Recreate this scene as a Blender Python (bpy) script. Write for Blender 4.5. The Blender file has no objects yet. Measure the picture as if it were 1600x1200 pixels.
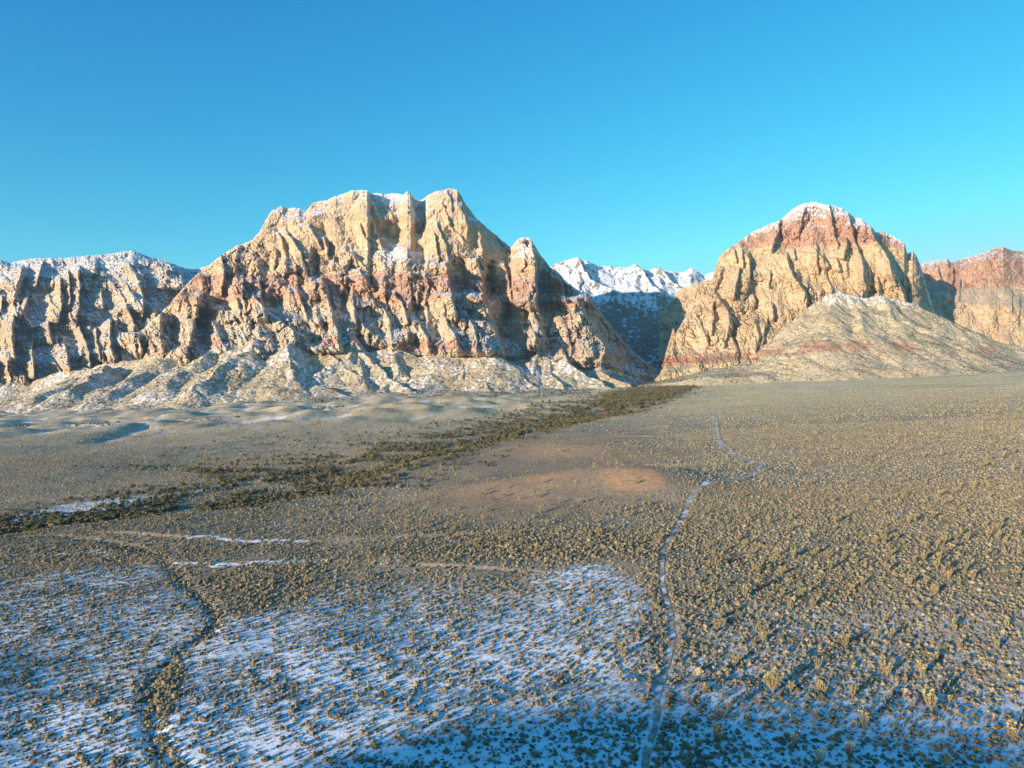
import bpy, math, random
import numpy as np
from mathutils import Vector

# ------------------------------------------------------------------ camera, sky, sun, exposure
scn = bpy.context.scene
C = scn.collection
R = math.radians
CAMZ = 75.0
F = 1111.0            # focal length in photograph pixels (1600 wide)
cam_d = bpy.data.cameras.new('camera')
cam_d.sensor_width = 36.0
cam_d.lens = 36.0 * F / 1600.0
cam_d.clip_start = 1.0
cam_d.clip_end = 60000.0
cam = bpy.data.objects.new('camera', cam_d)
cam.location = (0, 0, CAMZ)
cam.rotation_euler = (R(90), 0, 0)
C.objects.link(cam)
scn.camera = cam

SUN_EL = 7.5
SUN_AZ = 225.0        # clockwise from +Y: behind the camera on the left
world = bpy.data.worlds.new('World')
scn.world = world
world.use_nodes = True
wn, wl = world.node_tree.nodes, world.node_tree.links
sky = wn.new('ShaderNodeTexSky')
sky.sky_type = 'NISHITA'
sky.sun_disc = False
sky.sun_elevation = R(SUN_EL)
sky.sun_rotation = R(SUN_AZ)
sky.altitude = 600
sky.air_density = 1.0
sky.dust_density = 0.6
sky.ozone_density = 1.6
hsv = wn.new('ShaderNodeHueSaturation')
hsv.inputs['Hue'].default_value = 0.485
hsv.inputs['Saturation'].default_value = 1.12
hsv.inputs['Value'].default_value = 1.0
wl.new(sky.outputs['Color'], hsv.inputs['Color'])
tint = wn.new('ShaderNodeMix'); tint.data_type = 'RGBA'; tint.blend_type = 'MULTIPLY'
tint.inputs[0].default_value = 1.0; tint.inputs[7].default_value = (0.44, 0.86, 0.99, 1)
wl.new(hsv.outputs['Color'], tint.inputs[6])
gam = wn.new('ShaderNodeGamma'); gam.inputs['Gamma'].default_value = 1.18
wl.new(tint.outputs[2], gam.inputs['Color'])
sep = wn.new('ShaderNodeSeparateColor'); com = wn.new('ShaderNodeCombineColor')
wl.new(gam.outputs['Color'], sep.inputs[0])
for ch, (kk, gg, cap) in enumerate(((2.55, 1.8, 0.45), (0.82, 0.95, 0.9), (0.84, 0.6, 1.0))):
    prev = sep.outputs[ch]
    for op, val in (('MULTIPLY', 0.276), ('POWER', gg), ('MULTIPLY', kk), ('MINIMUM', cap), ('DIVIDE', 0.276)):
        mt = wn.new('ShaderNodeMath'); mt.operation = op; mt.inputs[1].default_value = val
        wl.new(prev, mt.inputs[0]); prev = mt.outputs[0]
    wl.new(prev, com.inputs[ch])
wl.new(com.outputs[0], wn['Background'].inputs['Color'])
wn['Background'].inputs['Strength'].default_value = 0.15

sun_d = bpy.data.lights.new('sun', 'SUN')
sun_d.energy = 5.0
sun_d.angle = R(0.5)
sun_d.color = (1.0, 0.81, 0.62)
sun = bpy.data.objects.new('sun', sun_d)
ldir = Vector((math.cos(R(SUN_EL)) * -math.sin(R(SUN_AZ)), math.cos(R(SUN_EL)) * -math.cos(R(SUN_AZ)), -math.sin(R(SUN_EL))))
sun.rotation_euler = ldir.to_track_quat('-Z', 'Y').to_euler()
C.objects.link(sun)

scn.view_settings.view_transform = 'Standard'
scn.view_settings.look = 'None'
scn.view_settings.gamma = 1.0
scn.view_settings.exposure = 0.92
scn.render.engine = 'CYCLES'
scn.cycles.max_bounces = 4
scn.cycles.diffuse_bounces = 2
scn.cycles.volume_bounces = 0
scn.cycles.use_adaptive_sampling = True
scn.cycles.use_denoising = True

# ------------------------------------------------------------------ noise
_rng = np.random.RandomState(7)
_ang = _rng.rand(256, 256).astype(np.float32) * 2 * np.pi
_GX, _GY = np.cos(_ang), np.sin(_ang)


def perlin(x, y, seed=0):
    x = np.asarray(x, np.float64) + seed * 17.31
    y = np.asarray(y, np.float64) + seed * 9.77
    xi = np.floor(x).astype(np.int64); yi = np.floor(y).astype(np.int64)
    fx = (x - xi).astype(np.float32); fy = (y - yi).astype(np.float32)
    x0 = xi & 255; y0 = yi & 255; x1 = (x0 + 1) & 255; y1 = (y0 + 1) & 255
    a = _GX[x0, y0] * fx + _GY[x0, y0] * fy
    b = _GX[x1, y0] * (fx - 1) + _GY[x1, y0] * fy
    c = _GX[x0, y1] * fx + _GY[x0, y1] * (fy - 1)
    d = _GX[x1, y1] * (fx - 1) + _GY[x1, y1] * (fy - 1)
    u = fx * fx * fx * (fx * (fx * 6 - 15) + 10); v = fy * fy * fy * (fy * (fy * 6 - 15) + 10)
    return ((a + (b - a) * u) * (1 - v) + (c + (d - c) * u) * v) * 1.5


def fbm(x, y, octv=4, seed=0, gain=0.5):
    s = 0; a = 1.0; t = 0
    for k in range(octv):
        s = s + a * perlin(x * 2.03 ** k, y * 2.03 ** k, seed + k * 3); t += a; a *= gain
    return s / t * 1.3


def ridged(x, y, octv=3, seed=0, gain=0.5):
    s = 0; a = 1.0; t = 0
    for k in range(octv):
        n = (1 - np.abs(perlin(x * 2.07 ** k, y * 2.07 ** k, seed + k * 5)) * 1.35) ** 2
        s = s + a * n; t += a; a *= gain
    return s / t          # about 0.4 .. 1


def billow(x, y, octv=3, seed=0, gain=0.5):
    s = 0; a = 1.0; t = 0
    for k in range(octv):
        s = s + a * np.abs(perlin(x * 2.07 ** k, y * 2.07 ** k, seed + k * 5)); t += a; a *= gain
    return np.sqrt(s / t + 0.01) * 1.7          # rounded swells parted by sharp creases, mean about 0.75


_VX, _VY = _rng.rand(256, 256).astype(np.float32), _rng.rand(256, 256).astype(np.float32)


def cells(x, y, seed=0):
    """nearest and second nearest feature distance, and a random number per cell"""
    x = np.asarray(x) + seed * 13.7; y = np.asarray(y) + seed * 5.1
    xi = np.floor(x).astype(np.int64); yi = np.floor(y).astype(np.int64)
    f1 = np.full(x.shape, 9.0); f2 = np.full(x.shape, 9.0); idv = np.zeros(x.shape)
    for a in (-1, 0, 1):
        for b in (-1, 0, 1):
            p, q = (xi + a) & 255, (yi + b) & 255
            d = np.hypot(xi + a + _VX[p, q] - x, yi + b + _VY[p, q] - y)
            m = d < f1
            f2 = np.where(m, f1, np.minimum(f2, d)); idv = np.where(m, _VX[q, p], idv); f1 = np.where(m, d, f1)
    return f1, f2, idv


def sstep(a, b, x):
    t = np.clip((x - a) / (b - a), 0, 1)
    return t * t * (3 - 2 * t)


def pl_interp(x, pts, k):
    a = sorted(pts, key=lambda p: p[0])
    return np.interp(x, [p[0] for p in a], [p[k] for p in a])


# ------------------------------------------------------------------ helpers for objects and materials
def tag(o, label=None, cat=None, group=None, kind=None):
    if label: o['label'] = label
    if cat: o['category'] = cat
    if group: o['group'] = group
    if kind: o['kind'] = kind
    return o


def np_mesh(name, verts, faces, mat=None, cols=None, attrs=None, smooth=False):
    me = bpy.data.meshes.new(name)
    nv, nf, k = len(verts), len(faces), faces.shape[1]
    me.vertices.add(nv)
    me.vertices.foreach_set('co', np.ascontiguousarray(verts, np.float32).ravel())
    me.loops.add(nf * k)
    me.loops.foreach_set('vertex_index', np.ascontiguousarray(faces, np.int32).ravel())
    me.polygons.add(nf)
    me.polygons.foreach_set('loop_start', np.arange(0, nf * k, k, dtype=np.int32))
    me.polygons.foreach_set('use_smooth', np.full(nf, bool(smooth)))
    me.update(calc_edges=True)
    me.validate()
    if cols is not None:
        at = me.color_attributes.new('Col', 'FLOAT_COLOR', 'POINT')
        c = np.ones((nv, 4), np.float32); c[:, :cols.shape[1]] = cols
        at.data.foreach_set('color', c.ravel())
    for n, v in (attrs or {}).items():
        at = me.attributes.new(n, 'FLOAT', 'POINT')
        at.data.foreach_set('value', np.ascontiguousarray(v, np.float32))
    if mat: me.materials.append(mat)
    return me


def link(name, me, parent=None):
    o = bpy.data.objects.new(name, me)
    C.objects.link(o)
    if parent is not None: o.parent = parent
    return o


def grid_faces(nr, nc, keep=None):
    i = np.arange(nr * nc).reshape(nr, nc)
    f = np.stack([i[:-1, :-1], i[:-1, 1:], i[1:, 1:], i[1:, :-1]], -1)
    if keep is not None:
        k = keep[:-1, :-1] | keep[:-1, 1:] | keep[1:, 1:] | keep[1:, :-1]
        f = f[k]
    return f.reshape(-1, 4)


def compact(v, f, *arrs):
    used = np.zeros(len(v), bool); used[f.ravel()] = True
    m = np.cumsum(used) - 1
    return (v[used], m[f]) + tuple(a[used] for a in arrs)


class NT:
    def __init__(s, mat):
        mat.use_nodes = True
        s.t = mat.node_tree; s.n = s.t.nodes; s.l = s.t.links
        s.b = s.n['Principled BSDF']
        s.b.inputs['Specular IOR Level'].default_value = 0.15
        s.b.inputs['Roughness'].default_value = 0.95

    def new(s, ty, **kw):
        n = s.n.new(ty)
        for k, v in kw.items():
            if k in n.inputs.keys(): n.inputs[k].default_value = v
            else: setattr(n, k, v)
        return n

    def noise(s, vec, scale, detail=3, rough=0.55):
        n = s.new('ShaderNodeTexNoise'); n.inputs['Scale'].default_value = scale
        n.inputs['Detail'].default_value = detail; n.inputs['Roughness'].default_value = rough
        s.l.new(vec, n.inputs['Vector']); return n.outputs['Fac']

    def math(s, op, a, b=0.0, clamp=False):
        n = s.n.new('ShaderNodeMath'); n.operation = op; n.use_clamp = clamp
        for i, v in enumerate((a, b)):
            if isinstance(v, (int, float)): n.inputs[i].default_value = v
            else: s.l.new(v, n.inputs[i])
        return n.outputs[0]

    def maprange(s, v, a, b, c=0.0, d=1.0):
        n = s.n.new('ShaderNodeMapRange'); s.l.new(v, n.inputs[0])
        for i, x in enumerate((a, b, c, d)): n.inputs[i + 1].default_value = x
        return n.outputs[0]

    def mix(s, fac, a, b, mode='MIX'):
        n = s.n.new('ShaderNodeMix'); n.data_type = 'RGBA'; n.blend_type = mode
        for i, v in ((0, fac), (6, a), (7, b)):
            if isinstance(v, (int, float)): n.inputs[i].default_value = v
            elif isinstance(v, tuple): n.inputs[i].default_value = (*v, 1)
            else: s.l.new(v, n.inputs[i])
        return n.outputs[2]


def rock_material():
    m = bpy.data.materials.new('layered_rock'); t = NT(m)
    pos = t.new('ShaderNodeNewGeometry').outputs['Position']
    col = t.new('ShaderNodeVertexColor', layer_name='Col').outputs['Color']
    n1 = t.noise(pos, 0.09, 4, 0.65)
    st = t.new('ShaderNodeMapping'); st.inputs['Scale'].default_value = (0.16, 0.16, 0.02)
    t.l.new(pos, st.inputs[0])
    n2 = t.noise(st.outputs[0], 1.0, 4, 0.6)          # vertical desert-varnish streaks
    v = t.math('MULTIPLY', t.maprange(n1, 0.3, 0.7, 0.82, 1.14), t.maprange(n2, 0.35, 0.65, 0.84, 1.1))
    c = t.mix(1.0, col, v, 'MULTIPLY')
    cv = t.n.new('ShaderNodeCombineColor')
    for i in range(3): t.l.new(v, cv.inputs[i])
    c = t.mix(1.0, col, cv.outputs[0], 'MULTIPLY')
    t.l.new(c, t.b.inputs['Base Color'])
    bp = t.new('ShaderNodeBump'); bp.inputs['Strength'].default_value = 0.55; bp.inputs['Distance'].default_value = 5.0
    h = t.math('ADD', t.noise(pos, 0.13, 5, 0.65), t.math('MULTIPLY', n2, 0.6))
    t.l.new(h, bp.inputs['Height']); t.l.new(bp.outputs[0], t.b.inputs['Normal'])
    return m


ROCK = rock_material()

CREAM = np.array([0.53, 0.395, 0.25]); PALE = np.array([0.50, 0.41, 0.29]); BUFF = np.array([0.38, 0.27, 0.175])
RED = np.array([0.42, 0.25, 0.18]); BRICK = np.array([0.43, 0.20, 0.13]); BROWN = np.array([0.32, 0.20, 0.14])
SNOW = np.array([0.82, 0.83, 0.86]); SCRUB = np.array([0.115, 0.11, 0.055]); TALUS = np.array([0.42, 0.34, 0.21])


# ------------------------------------------------------------------ ground height
def G0(X, Y):
    return 0.019 * Y + 0.042 * X


def unproj(px, py):
    """world point on the plain that the photograph shows at (px, py)"""
    u = (px - 800) / F; t = (py - 600) / F
    Y = CAMZ / (t + 0.019 + 0.042 * u)
    return u * Y, Y


def wpts(pts):
    return np.array([unproj(*p) for p in pts])


def polydist(X, Y, P, want_t=False):
    """distance to the polyline P, and the signed side (positive = right of its direction)"""
    best = np.full(X.shape, 1e18); side = np.zeros(X.shape); tt = np.zeros(X.shape)
    for i in range(len(P) - 1):
        ax, ay = P[i][:2]; bx, by = P[i + 1][:2]
        dx, dy = bx - ax, by - ay; L2 = dx * dx + dy * dy + 1e-9
        t = np.clip(((X - ax) * dx + (Y - ay) * dy) / L2, 0, 1)
        ex = X - (ax + t * dx); ey = Y - (ay + t * dy)
        d = ex * ex + ey * ey
        m = d < best
        best = np.where(m, d, best); tt = np.where(m, i + t, tt)
        side = np.where(m, np.sign(dx * ey - dy * ex) * -1, side)
    return np.sqrt(best), side, tt


TRAIL_PX = [(1004, 1215), (1012, 1180), (1022, 1140), (1028, 1110), (1030, 1085), (1038, 1055), (1046, 1030), (1052, 1005), (1051, 980), (1046, 955), (1040, 930),
            (1034, 905), (1036, 880), (1035, 862), (1043, 845), (1056, 825), (1068, 805), (1074, 790), (1086, 776), (1105, 768),
            (1140, 760), (1170, 751), (1188, 742), (1195, 734), (1188, 727), (1165, 716), (1145, 706), (1130, 695), (1121, 684), (1118, 670),
            (1117, 655), (1112, 645), (1108, 634)]
TRAIL = wpts(TRAIL_PX)
TRACK_PX = [(300, 1215), (262, 1185), (243, 1160), (237, 1130), (233, 1095), (232, 1075), (248, 1050), (285, 1018), (325, 990), (337, 972), (333, 955), (318, 935), (290, 915),
            (268, 890), (250, 872), (205, 858), (150, 850), (90, 843), (0, 846)]
TRACK = wpts(TRACK_PX)
ROAD = wpts([(-40, 723), (60, 716), (150, 709), (240, 702), (330, 693), (400, 684), (440, 676), (500, 664)])
WASH = wpts([(1060, 603), (1015, 622), (960, 636), (900, 650), (820, 668), (740, 684), (660, 705), (600, 722), (540, 742), (450, 757),
             (350, 772), (220, 785), (100, 800), (-60, 824)])
EDGE = wpts([(960, 650), (900, 662), (800, 682), (700, 702), (640, 714), (596, 732), (560, 748), (480, 768), (380, 785), (250, 800), (100, 818), (-60, 842)])
LEDGE1 = wpts([(-40, 862), (60, 872), (150, 866), (260, 884), (350, 883), (450, 882), (560, 880), (640, 884)])
LEDGE2 = wpts([(300, 845), (380, 849), (470, 848), (560, 846), (620, 842)])
GULLIES = [(wpts(a), b, c) for a, b, c in (([(150, 690), (205, 672), (255, 655), (330, 642)], 9, 16), ([(-20, 676), (40, 668)], 8, 14), ([(80, 658), (140, 650), (190, 641)], 8, 16),
           ([(235, 678), (262, 672), (290, 670)], 8, 16), ([(330, 668), (350, 662)], 6, 14), ([(470, 640), (520, 645), (545, 640)], 9, 18), ([(640, 655), (700, 648), (740, 640)], 5, 16), ([(800, 636), (860, 630)], 5, 16))]
MOUNDS = [(880, 708, 95, 55, 9), (965, 690, 70, 40, 6), (930, 762, 85, 45, 10), (800, 775, 60, 60, 6), (1010, 765, 45, 40, 8), (700, 730, 90, 50, 5), (1120, 735, 60, 50, 6),
          (1015, 626, 130, 40, 5), (960, 652, 60, 30, 6)]
MW = [(*unproj(a, b), c, d, e) for a, b, c, d, e in MOUNDS]
DIP = wpts([(560, 1135), (640, 1112), (720, 1098), (820, 1090), (920, 1086), (1010, 1078)])


ROLL = 17.0


def ground(X, Y):
    z = G0(X, Y)
    far = sstep(150, 900, Y)
    z = z + (1 + 5 * far) * fbm(X / 420, Y / 420, 3, 3)
    z = z + ROLL * sstep(1000, 1350, Y) * sstep(250, -150, X) * (fbm(X / 150, Y / 210, 3, 13) + 0.25)
    z = z + 1.1 * fbm(X / 70, Y / 70, 3, 11) + 0.16 * fbm(X / 11, Y / 11, 2, 21)
    d, s, t = polydist(X, Y, EDGE)
    sd = d * s                                   # travelling from the canyon to the left of the picture
    z = z - 7.0 * sstep(-25, 18, sd) * (1 - sstep(220, 420, sd))
    for cx, cy, wx, wy, h in MW:
        q = ((X - cx) / wx) ** 2 + ((Y - cy) / wy) ** 2
        z = z + 0.85 * h * np.exp(-q * 1.3)
    d, s, t = polydist(X, Y, DIP)
    sd = d * s
    z = z + 0.9 * (1 - sstep(-2, 11, -sd)) * np.exp(-((X - 5) / 55.0) ** 2) * (1 - sstep(25, 60, sd)) * (Y < 260)
    for L, h, w in ((LEDGE1, 0.7, 6), (LEDGE2, 0.9, 6)):
        d, s, t = polydist(X, Y, L)
        sd = d * s
        z = z + h * sstep(-w, w, -sd) * (1 - sstep(25, 90, -sd)) * (d < 100)
    for L, dep, w in GULLIES:
        d, s, t = polydist(X + 12 * fbm(X / 50, Y / 50, 2, 61), Y + 12 * fbm(X / 50, Y / 50, 2, 62), L)
        z = z - 0.4 * dep * np.exp(-(d / w) ** 2)
    d, s, t = polydist(X, Y, TRACK)
    z = z - 0.7 * np.exp(-(d / 2.2) ** 2)
    return z


def project(X, Y, Z):
    return 800 + F * X / Y, 600 - F * (Z - CAMZ) / Y


def blob(px, py, cx, cy, rx, ry, ang=0.0, n=0.0):
    a = math.radians(ang); dx, dy = px - cx, py - cy
    ex = (dx * math.cos(a) + dy * math.sin(a)) / rx; ey = (-dx * math.sin(a) + dy * math.cos(a)) / ry
    return 1 - sstep(0.55, 1.25, np.sqrt(ex * ex + ey * ey) + n)


# how much snow lies on the plain, and where the soil is red (as laid out on the ground)
def ground_fields(X, Y):
    z = G0(X, Y); px, py = project(X, Y, z)
    n = fbm(X / 60, Y / 60, 4, 41) * 0.45
    snow = 0.16 + 0.16 * sstep(700, 860, py) * sstep(1000, 1200, px)
    nearL = sstep(820, 960, py)
    tx = np.interp(Y, TRAIL[:, 1], TRAIL[:, 0]); lft = sstep(6, -10, X - tx + 12 * n)
    snow = np.maximum(snow, 0.62 * nearL * lft)
    snow = np.maximum(snow, 0.72 * blob(px, py, 680, 1040, 400, 115, -6, n) * lft)
    snow = np.maximum(snow, 0.80 * blob(px, py, 930, 935, 150, 60, 4, n) * lft)
    snow = np.maximum(snow, 0.70 * blob(px, py, 400, 1000, 90, 60, -20, n))
    snow = np.maximum(snow, 0.74 * blob(px, py, 750, 1170, 500, 70, 0, n))
    snow = np.maximum(snow, 0.74 * sstep(970, 1130, py))
    snow = np.maximum(snow, 0.62 * blob(px, py, 130, 905, 170, 28, -3, n))
    snow = np.maximum(snow, 0.50 * sstep(850, 980, py))
    snow = np.maximum(snow, 0.75 * blob(px, py, 130, 782, 200, 11, -9, n))
    snow = np.maximum(snow, 0.45 * blob(px, py, 560, 800, 160, 12, -10, n))
    snow = np.maximum(snow, 0.22 * blob(px, py, 1350, 740, 300, 60, 0, n))
    dark = np.maximum(blob(px, py, 430, 915, 120, 42, -12, n), blob(px, py, 120, 868, 170, 14, 0, n))
    dark = np.maximum(dark, blob(px, py, 860, 855, 260, 26, -2, n))
    dark = np.maximum(dark, blob(px, py, 262, 1085, 22, 50, 15, n))
    snow = snow * (1 - 0.75 * dark)
    d, s, t = polydist(X, Y, TRACK)
    snow = np.maximum(snow, 0.55 * np.exp(-(d / 2.5) ** 2))
    for L in (LEDGE1, LEDGE2):
        d, s, t = polydist(X, Y, L)
        sd = d * s
        snow = np.maximum(snow, 1.15 * np.exp(-((sd + 1 + 4 * fbm(X / 18, Y / 18, 2, 78)) / 2.4) ** 2) * sstep(-0.45, 0.15, fbm(X / 30, Y / 30, 2, 77)))
    for L, dep, w in GULLIES:
        d, s, t = polydist(X, Y, L)
        snow = np.maximum(snow, 0.55 * np.exp(-(d / (1.3 * w)) ** 2))
    roll = fbm(X / 150, Y / 210, 3, 13)
    snow = np.maximum(snow, 0.62 * sstep(0.05, -0.35, roll + 0.5 * fbm(X / 40, Y / 60, 2, 14)) * sstep(1000, 1350, Y) * sstep(250, -150, X) * (Y < 3000))
    red = 0 * X
    for cx, cy, rx, ry, k in ((880, 710, 75, 16, .7), (860, 765, 60, 14, 1), (990, 768, 50, 16, .95), (1000, 715, 80, 14, .7), (640, 722, 55, 7, .7), (590, 765, 40, 7, .5),
                              (1040, 620, 60, 7, .8), (960, 648, 24, 6, .9), (820, 700, 60, 8, .5), (760, 790, 110, 20, .35)):
        red = np.maximum(red, k * blob(px, py, cx, cy, rx, ry, -4, n * 1.1 + 0.35 * fbm(X / 12, Y / 12, 3, 43)))
    dw, _, _ = polydist(X, Y, WASH)
    dark = dark * 0.6 + 0 * dw
    plain = np.maximum(blob(px, py, 860, 760, 230, 52, -3, n), blob(px, py, 820, 700, 220, 30, -8, n))
    snow = snow * (1 - 0.6 * plain)
    return np.clip(snow, 0, 1.2), red, plain, dark


# ------------------------------------------------------------------ mountain builder
def make_mountain(name, crest, toe, prof, px0, px1, y0, y1, dpx, dy, strokes=(), carves=(), style=None, back=0.9, label='', seed=0):
    """crest / toe: (photo px, photo py, distance). strokes: spur crests, (points, lift, k1, w1, k2). Returns the object and its grid."""
    st = dict(warp=(22, 150, 9, 45), det=1.0, smoothtop=None, terr=0.5, kind='left')
    st.update(style or {})
    S, Hh = [p[0] for p in prof], [p[1] for p in prof]
    pb = st.get('prof2')

    def hprof(s, px):
        h = np.interp(s, S, Hh)
        if pb:
            w = sstep(pb[1], pb[1] + pb[3], px) * sstep(pb[2], pb[2] - pb[3], px)
            h = h * (1 - w) + w * np.interp(s, [p[0] for p in pb[0]], [p[1] for p in pb[0]])
        return h

    def base(X, Y):
        px = 800 + F * X / Y
        pc = pl_interp(px, crest, 1); Yc = pl_interp(px, crest, 2)
        pt = pl_interp(px, toe, 1); Yt = pl_interp(px, toe, 2)
        s = (Y - Yt) / (Yc - Yt)
        h = hprof(s, px)
        py = pt + (pc - pt) * h
        z = CAMZ + (600 - py) / F * Y
        z = np.where(s > 1, CAMZ + (600 - pc) / F * Yc - back * (Y - Yc), z)
        z = np.where(s < 0, CAMZ + (600 - pt) / F * Yt - 0.5 * (Yt - Y), z)
        return z

    def Yof(px, py):
        pc = float(pl_interp(px, crest, 1)); Yc = float(pl_interp(px, crest, 2))
        pt = float(pl_interp(px, toe, 1)); Yt = float(pl_interp(px, toe, 2))
        h = (py - pt) / (pc - pt)
        s = float(np.interp(h, Hh, S)) if 0 <= h <= 1 else (1.0 if h > 1 else h)
        return Yt + s * (Yc - Yt)

    cols = np.arange(px0, px1 + dpx, dpx); rows = np.arange(y0, y1 + dy, dy)
    PX, Y = np.meshgrid(cols, rows)
    X = (PX - 800) / F * Y
    w = st['warp']
    Xw = X + w[0] * fbm(X / w[1], Y / w[1], 2, seed + 1) + w[2] * fbm(X / w[3], Y / w[3], 3, seed + 2)
    Yw = Y + w[0] * fbm(X / w[1], Y / w[1], 2, seed + 4) + w[2] * fbm(X / w[3], Y / w[3], 3, seed + 5)
    z = base(X + 0.5 * (Xw - X), Y + 0.8 * (Yw - Y))
    for pts, lift, k1, w1, k2 in strokes:
        P = []
        for p in pts:
            yy = (p[2] if len(p) > 2 else Yof(p[0], p[1]) - lift * st.get('liftk', 1.0))
            P.append(((p[0] - 800) / F * yy, yy, CAMZ + (600 - p[1]) / F * yy))
        rad = 700
        lo = min(q[1] for q in P) - rad; hi = max(q[1] for q in P) + rad
        r0, r1 = np.searchsorted(rows, (lo, hi))
        xs = [q[0] / q[1] * F + 800 for q in P]
        m = rad / min(q[1] for q in P) * F * 0.55
        c0, c1 = np.searchsorted(cols, (min(xs) - m, max(xs) + m))
        if r1 <= r0 or c1 <= c0: continue
        sl = (slice(r0, r1), slice(c0, c1))
        xx, yy2 = Xw[sl], Yw[sl]
        best = np.full(xx.shape, -1e9)
        for i in range(max(1, len(P) - 1)):
            a, b = P[i], P[min(i + 1, len(P) - 1)]
            dx, dyy = b[0] - a[0], b[1] - a[1]; L2 = dx * dx + dyy * dyy + 1e-6
            t = np.clip(((xx - a[0]) * dx + (yy2 - a[1]) * dyy) / L2, 0, 1)
            d = np.hypot(xx - a[0] - t * dx, yy2 - a[1] - t * dyy)
            zz = a[2] + t * (b[2] - a[2]) - k1 * np.minimum(d, w1) - k2 * np.maximum(d - w1, 0)
            best = np.maximum(best, zz)
        z[sl] = np.maximum(z[sl], best)
    for pts, depth, wid in carves:
        P = []
        for p in pts:
            yy = (p[2] if len(p) > 2 else Yof(p[0], p[1]))
            P.append(((p[0] - 800) / F * yy, yy))
        d, s, t = polydist(Xw, Yw, P)
        z = z - depth * np.exp(-(d / wid) ** 2)
    # erosion-like detail: flutes run down the face, joints cut it, beds step it
    D = st['det']
    gz = ground(X, Y)
    if st.get('calm'):
        D = D * (0.3 + 0.7 * sstep(5, st['calm'], z - gz))
    dm = 1.0
    if st['smoothtop']:
        dm = 1 - st['smoothtop'][2] * sstep(st['smoothtop'][0], st['smoothtop'][1], z + 60 * fbm(X / 300, Y / 300, 2, seed + 8))
    am = 0.45 + 1.0 * sstep(-0.3, 0.3, fbm(X / 230, Y / 230, 2, seed + 38))
    a1 = billow(Xw / 190, Y / 330, 2, seed + 20) - 0.75
    a2 = billow(Xw / 75, Y / 120, 3, seed + 25) - 0.75
    a3 = billow((Xw + 0.3 * Yw) / 26, Yw / 34, 2, seed + 30) - 0.75
    wx, wy = X + 9 * fbm(X / 40, Y / 40, 2, seed + 34), Y + 9 * fbm(X / 40, Y / 40, 2, seed + 35)
    f1, f2, idv = cells(wx / 52, wy / 80, seed)
    z = z + D * dm * st.get('blk', 26) * (idv - 0.5) * sstep(0.0, 0.16, f2 - f1) * sstep(0.35, 1.0, am)
    z = z - D * (0.4 + 0.6 * dm) * st.get('joint', 10) * sstep(0.14, 0.0, f2 - f1)
    f1, f2, idv = cells(wx / 19, wy / 24, seed + 3)
    z = z + D * dm * st.get('blk', 26) * 0.32 * (idv - 0.5) * sstep(0.0, 0.2, f2 - f1)
    z = z - D * (0.3 + 0.7 * dm) * st.get('joint', 10) * 0.4 * sstep(0.16, 0.0, f2 - f1)
    z = z + D * (dm * (st.get('a1', 70) * a1 + am * st.get('a2', 42) * a2) + (0.4 + 0.6 * dm) * am * st.get('a3', 15) * a3) + D * 2.5 * fbm(X / 9, Y / 9, 2, seed + 33)
    if st['terr']:
        zz = z + 34 * fbm(X / 240, Y / 240, 3, seed + 40)
        for H, k in ((46.0, 0.55), (15.0, 0.6)):
            f = zz / H; fr = f - np.floor(f)
            step = H * (sstep(0.25, 0.8, fr) - fr) * (0.25 + 0.95 * sstep(-0.2, 0.35, fbm(X / 120 + H, Y / 120, 2, seed + 44)))
            z = z + st['terr'] * k * step
            zz = zz + st['terr'] * k * step
    keep = z > gz - 25
    # slope, aspect
    gy = np.gradient(z, dy, axis=0)
    gxp = np.gradient(z, dpx, axis=1) * F / Y
    gX = gxp; gY = gy + gxp * (-(PX - 800) / F)
    slope = np.hypot(gX, gY)
    shade = (gX + gY) / np.maximum(slope, 1e-3)       # >0: rises away from the sun; <0: falls away from it
    col, snow = st['colour'](X, Y, z, slope, shade, PX, seed)
    f = grid_faces(len(rows), len(cols), keep)
    V = np.stack([X, Y, z], -1).reshape(-1, 3)
    col = col * (1 - snow[..., None]) + SNOW * snow[..., None]
    V2, f2, c2 = compact(V, f, col.reshape(-1, 3))
    me = np_mesh(name, V2, f2, ROCK, cols=c2)
    o = link(name, me)
    tag(o, label, 'mountain' if name != 'hill' else 'hill', kind='structure')
    return o, dict(X=X, Y=Y, z=z, slope=slope, keep=keep, gz=gz, snow=snow)


def bands(zw, table):
    """table: (z, colour) with sharp-ish changes"""
    out = np.zeros(zw.shape + (3,)) + table[0][1]
    for (zb, c, wd) in [(t[0], t[1], t[2]) for t in table[1:]]:
        m = sstep(zb - wd, zb + wd, zw)[..., None]
        out = out * (1 - m) + c * m
    return out


def strata(z, X, Y, seed):
    return 0.5 + 0.5 * np.clip(perlin(z / 7.0 + 0.004 * X, 0 * z + seed, seed) * 1.3 + 0.5 * perlin(z / 19.0, 0 * z + seed + 3, seed), -1, 1)


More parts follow.
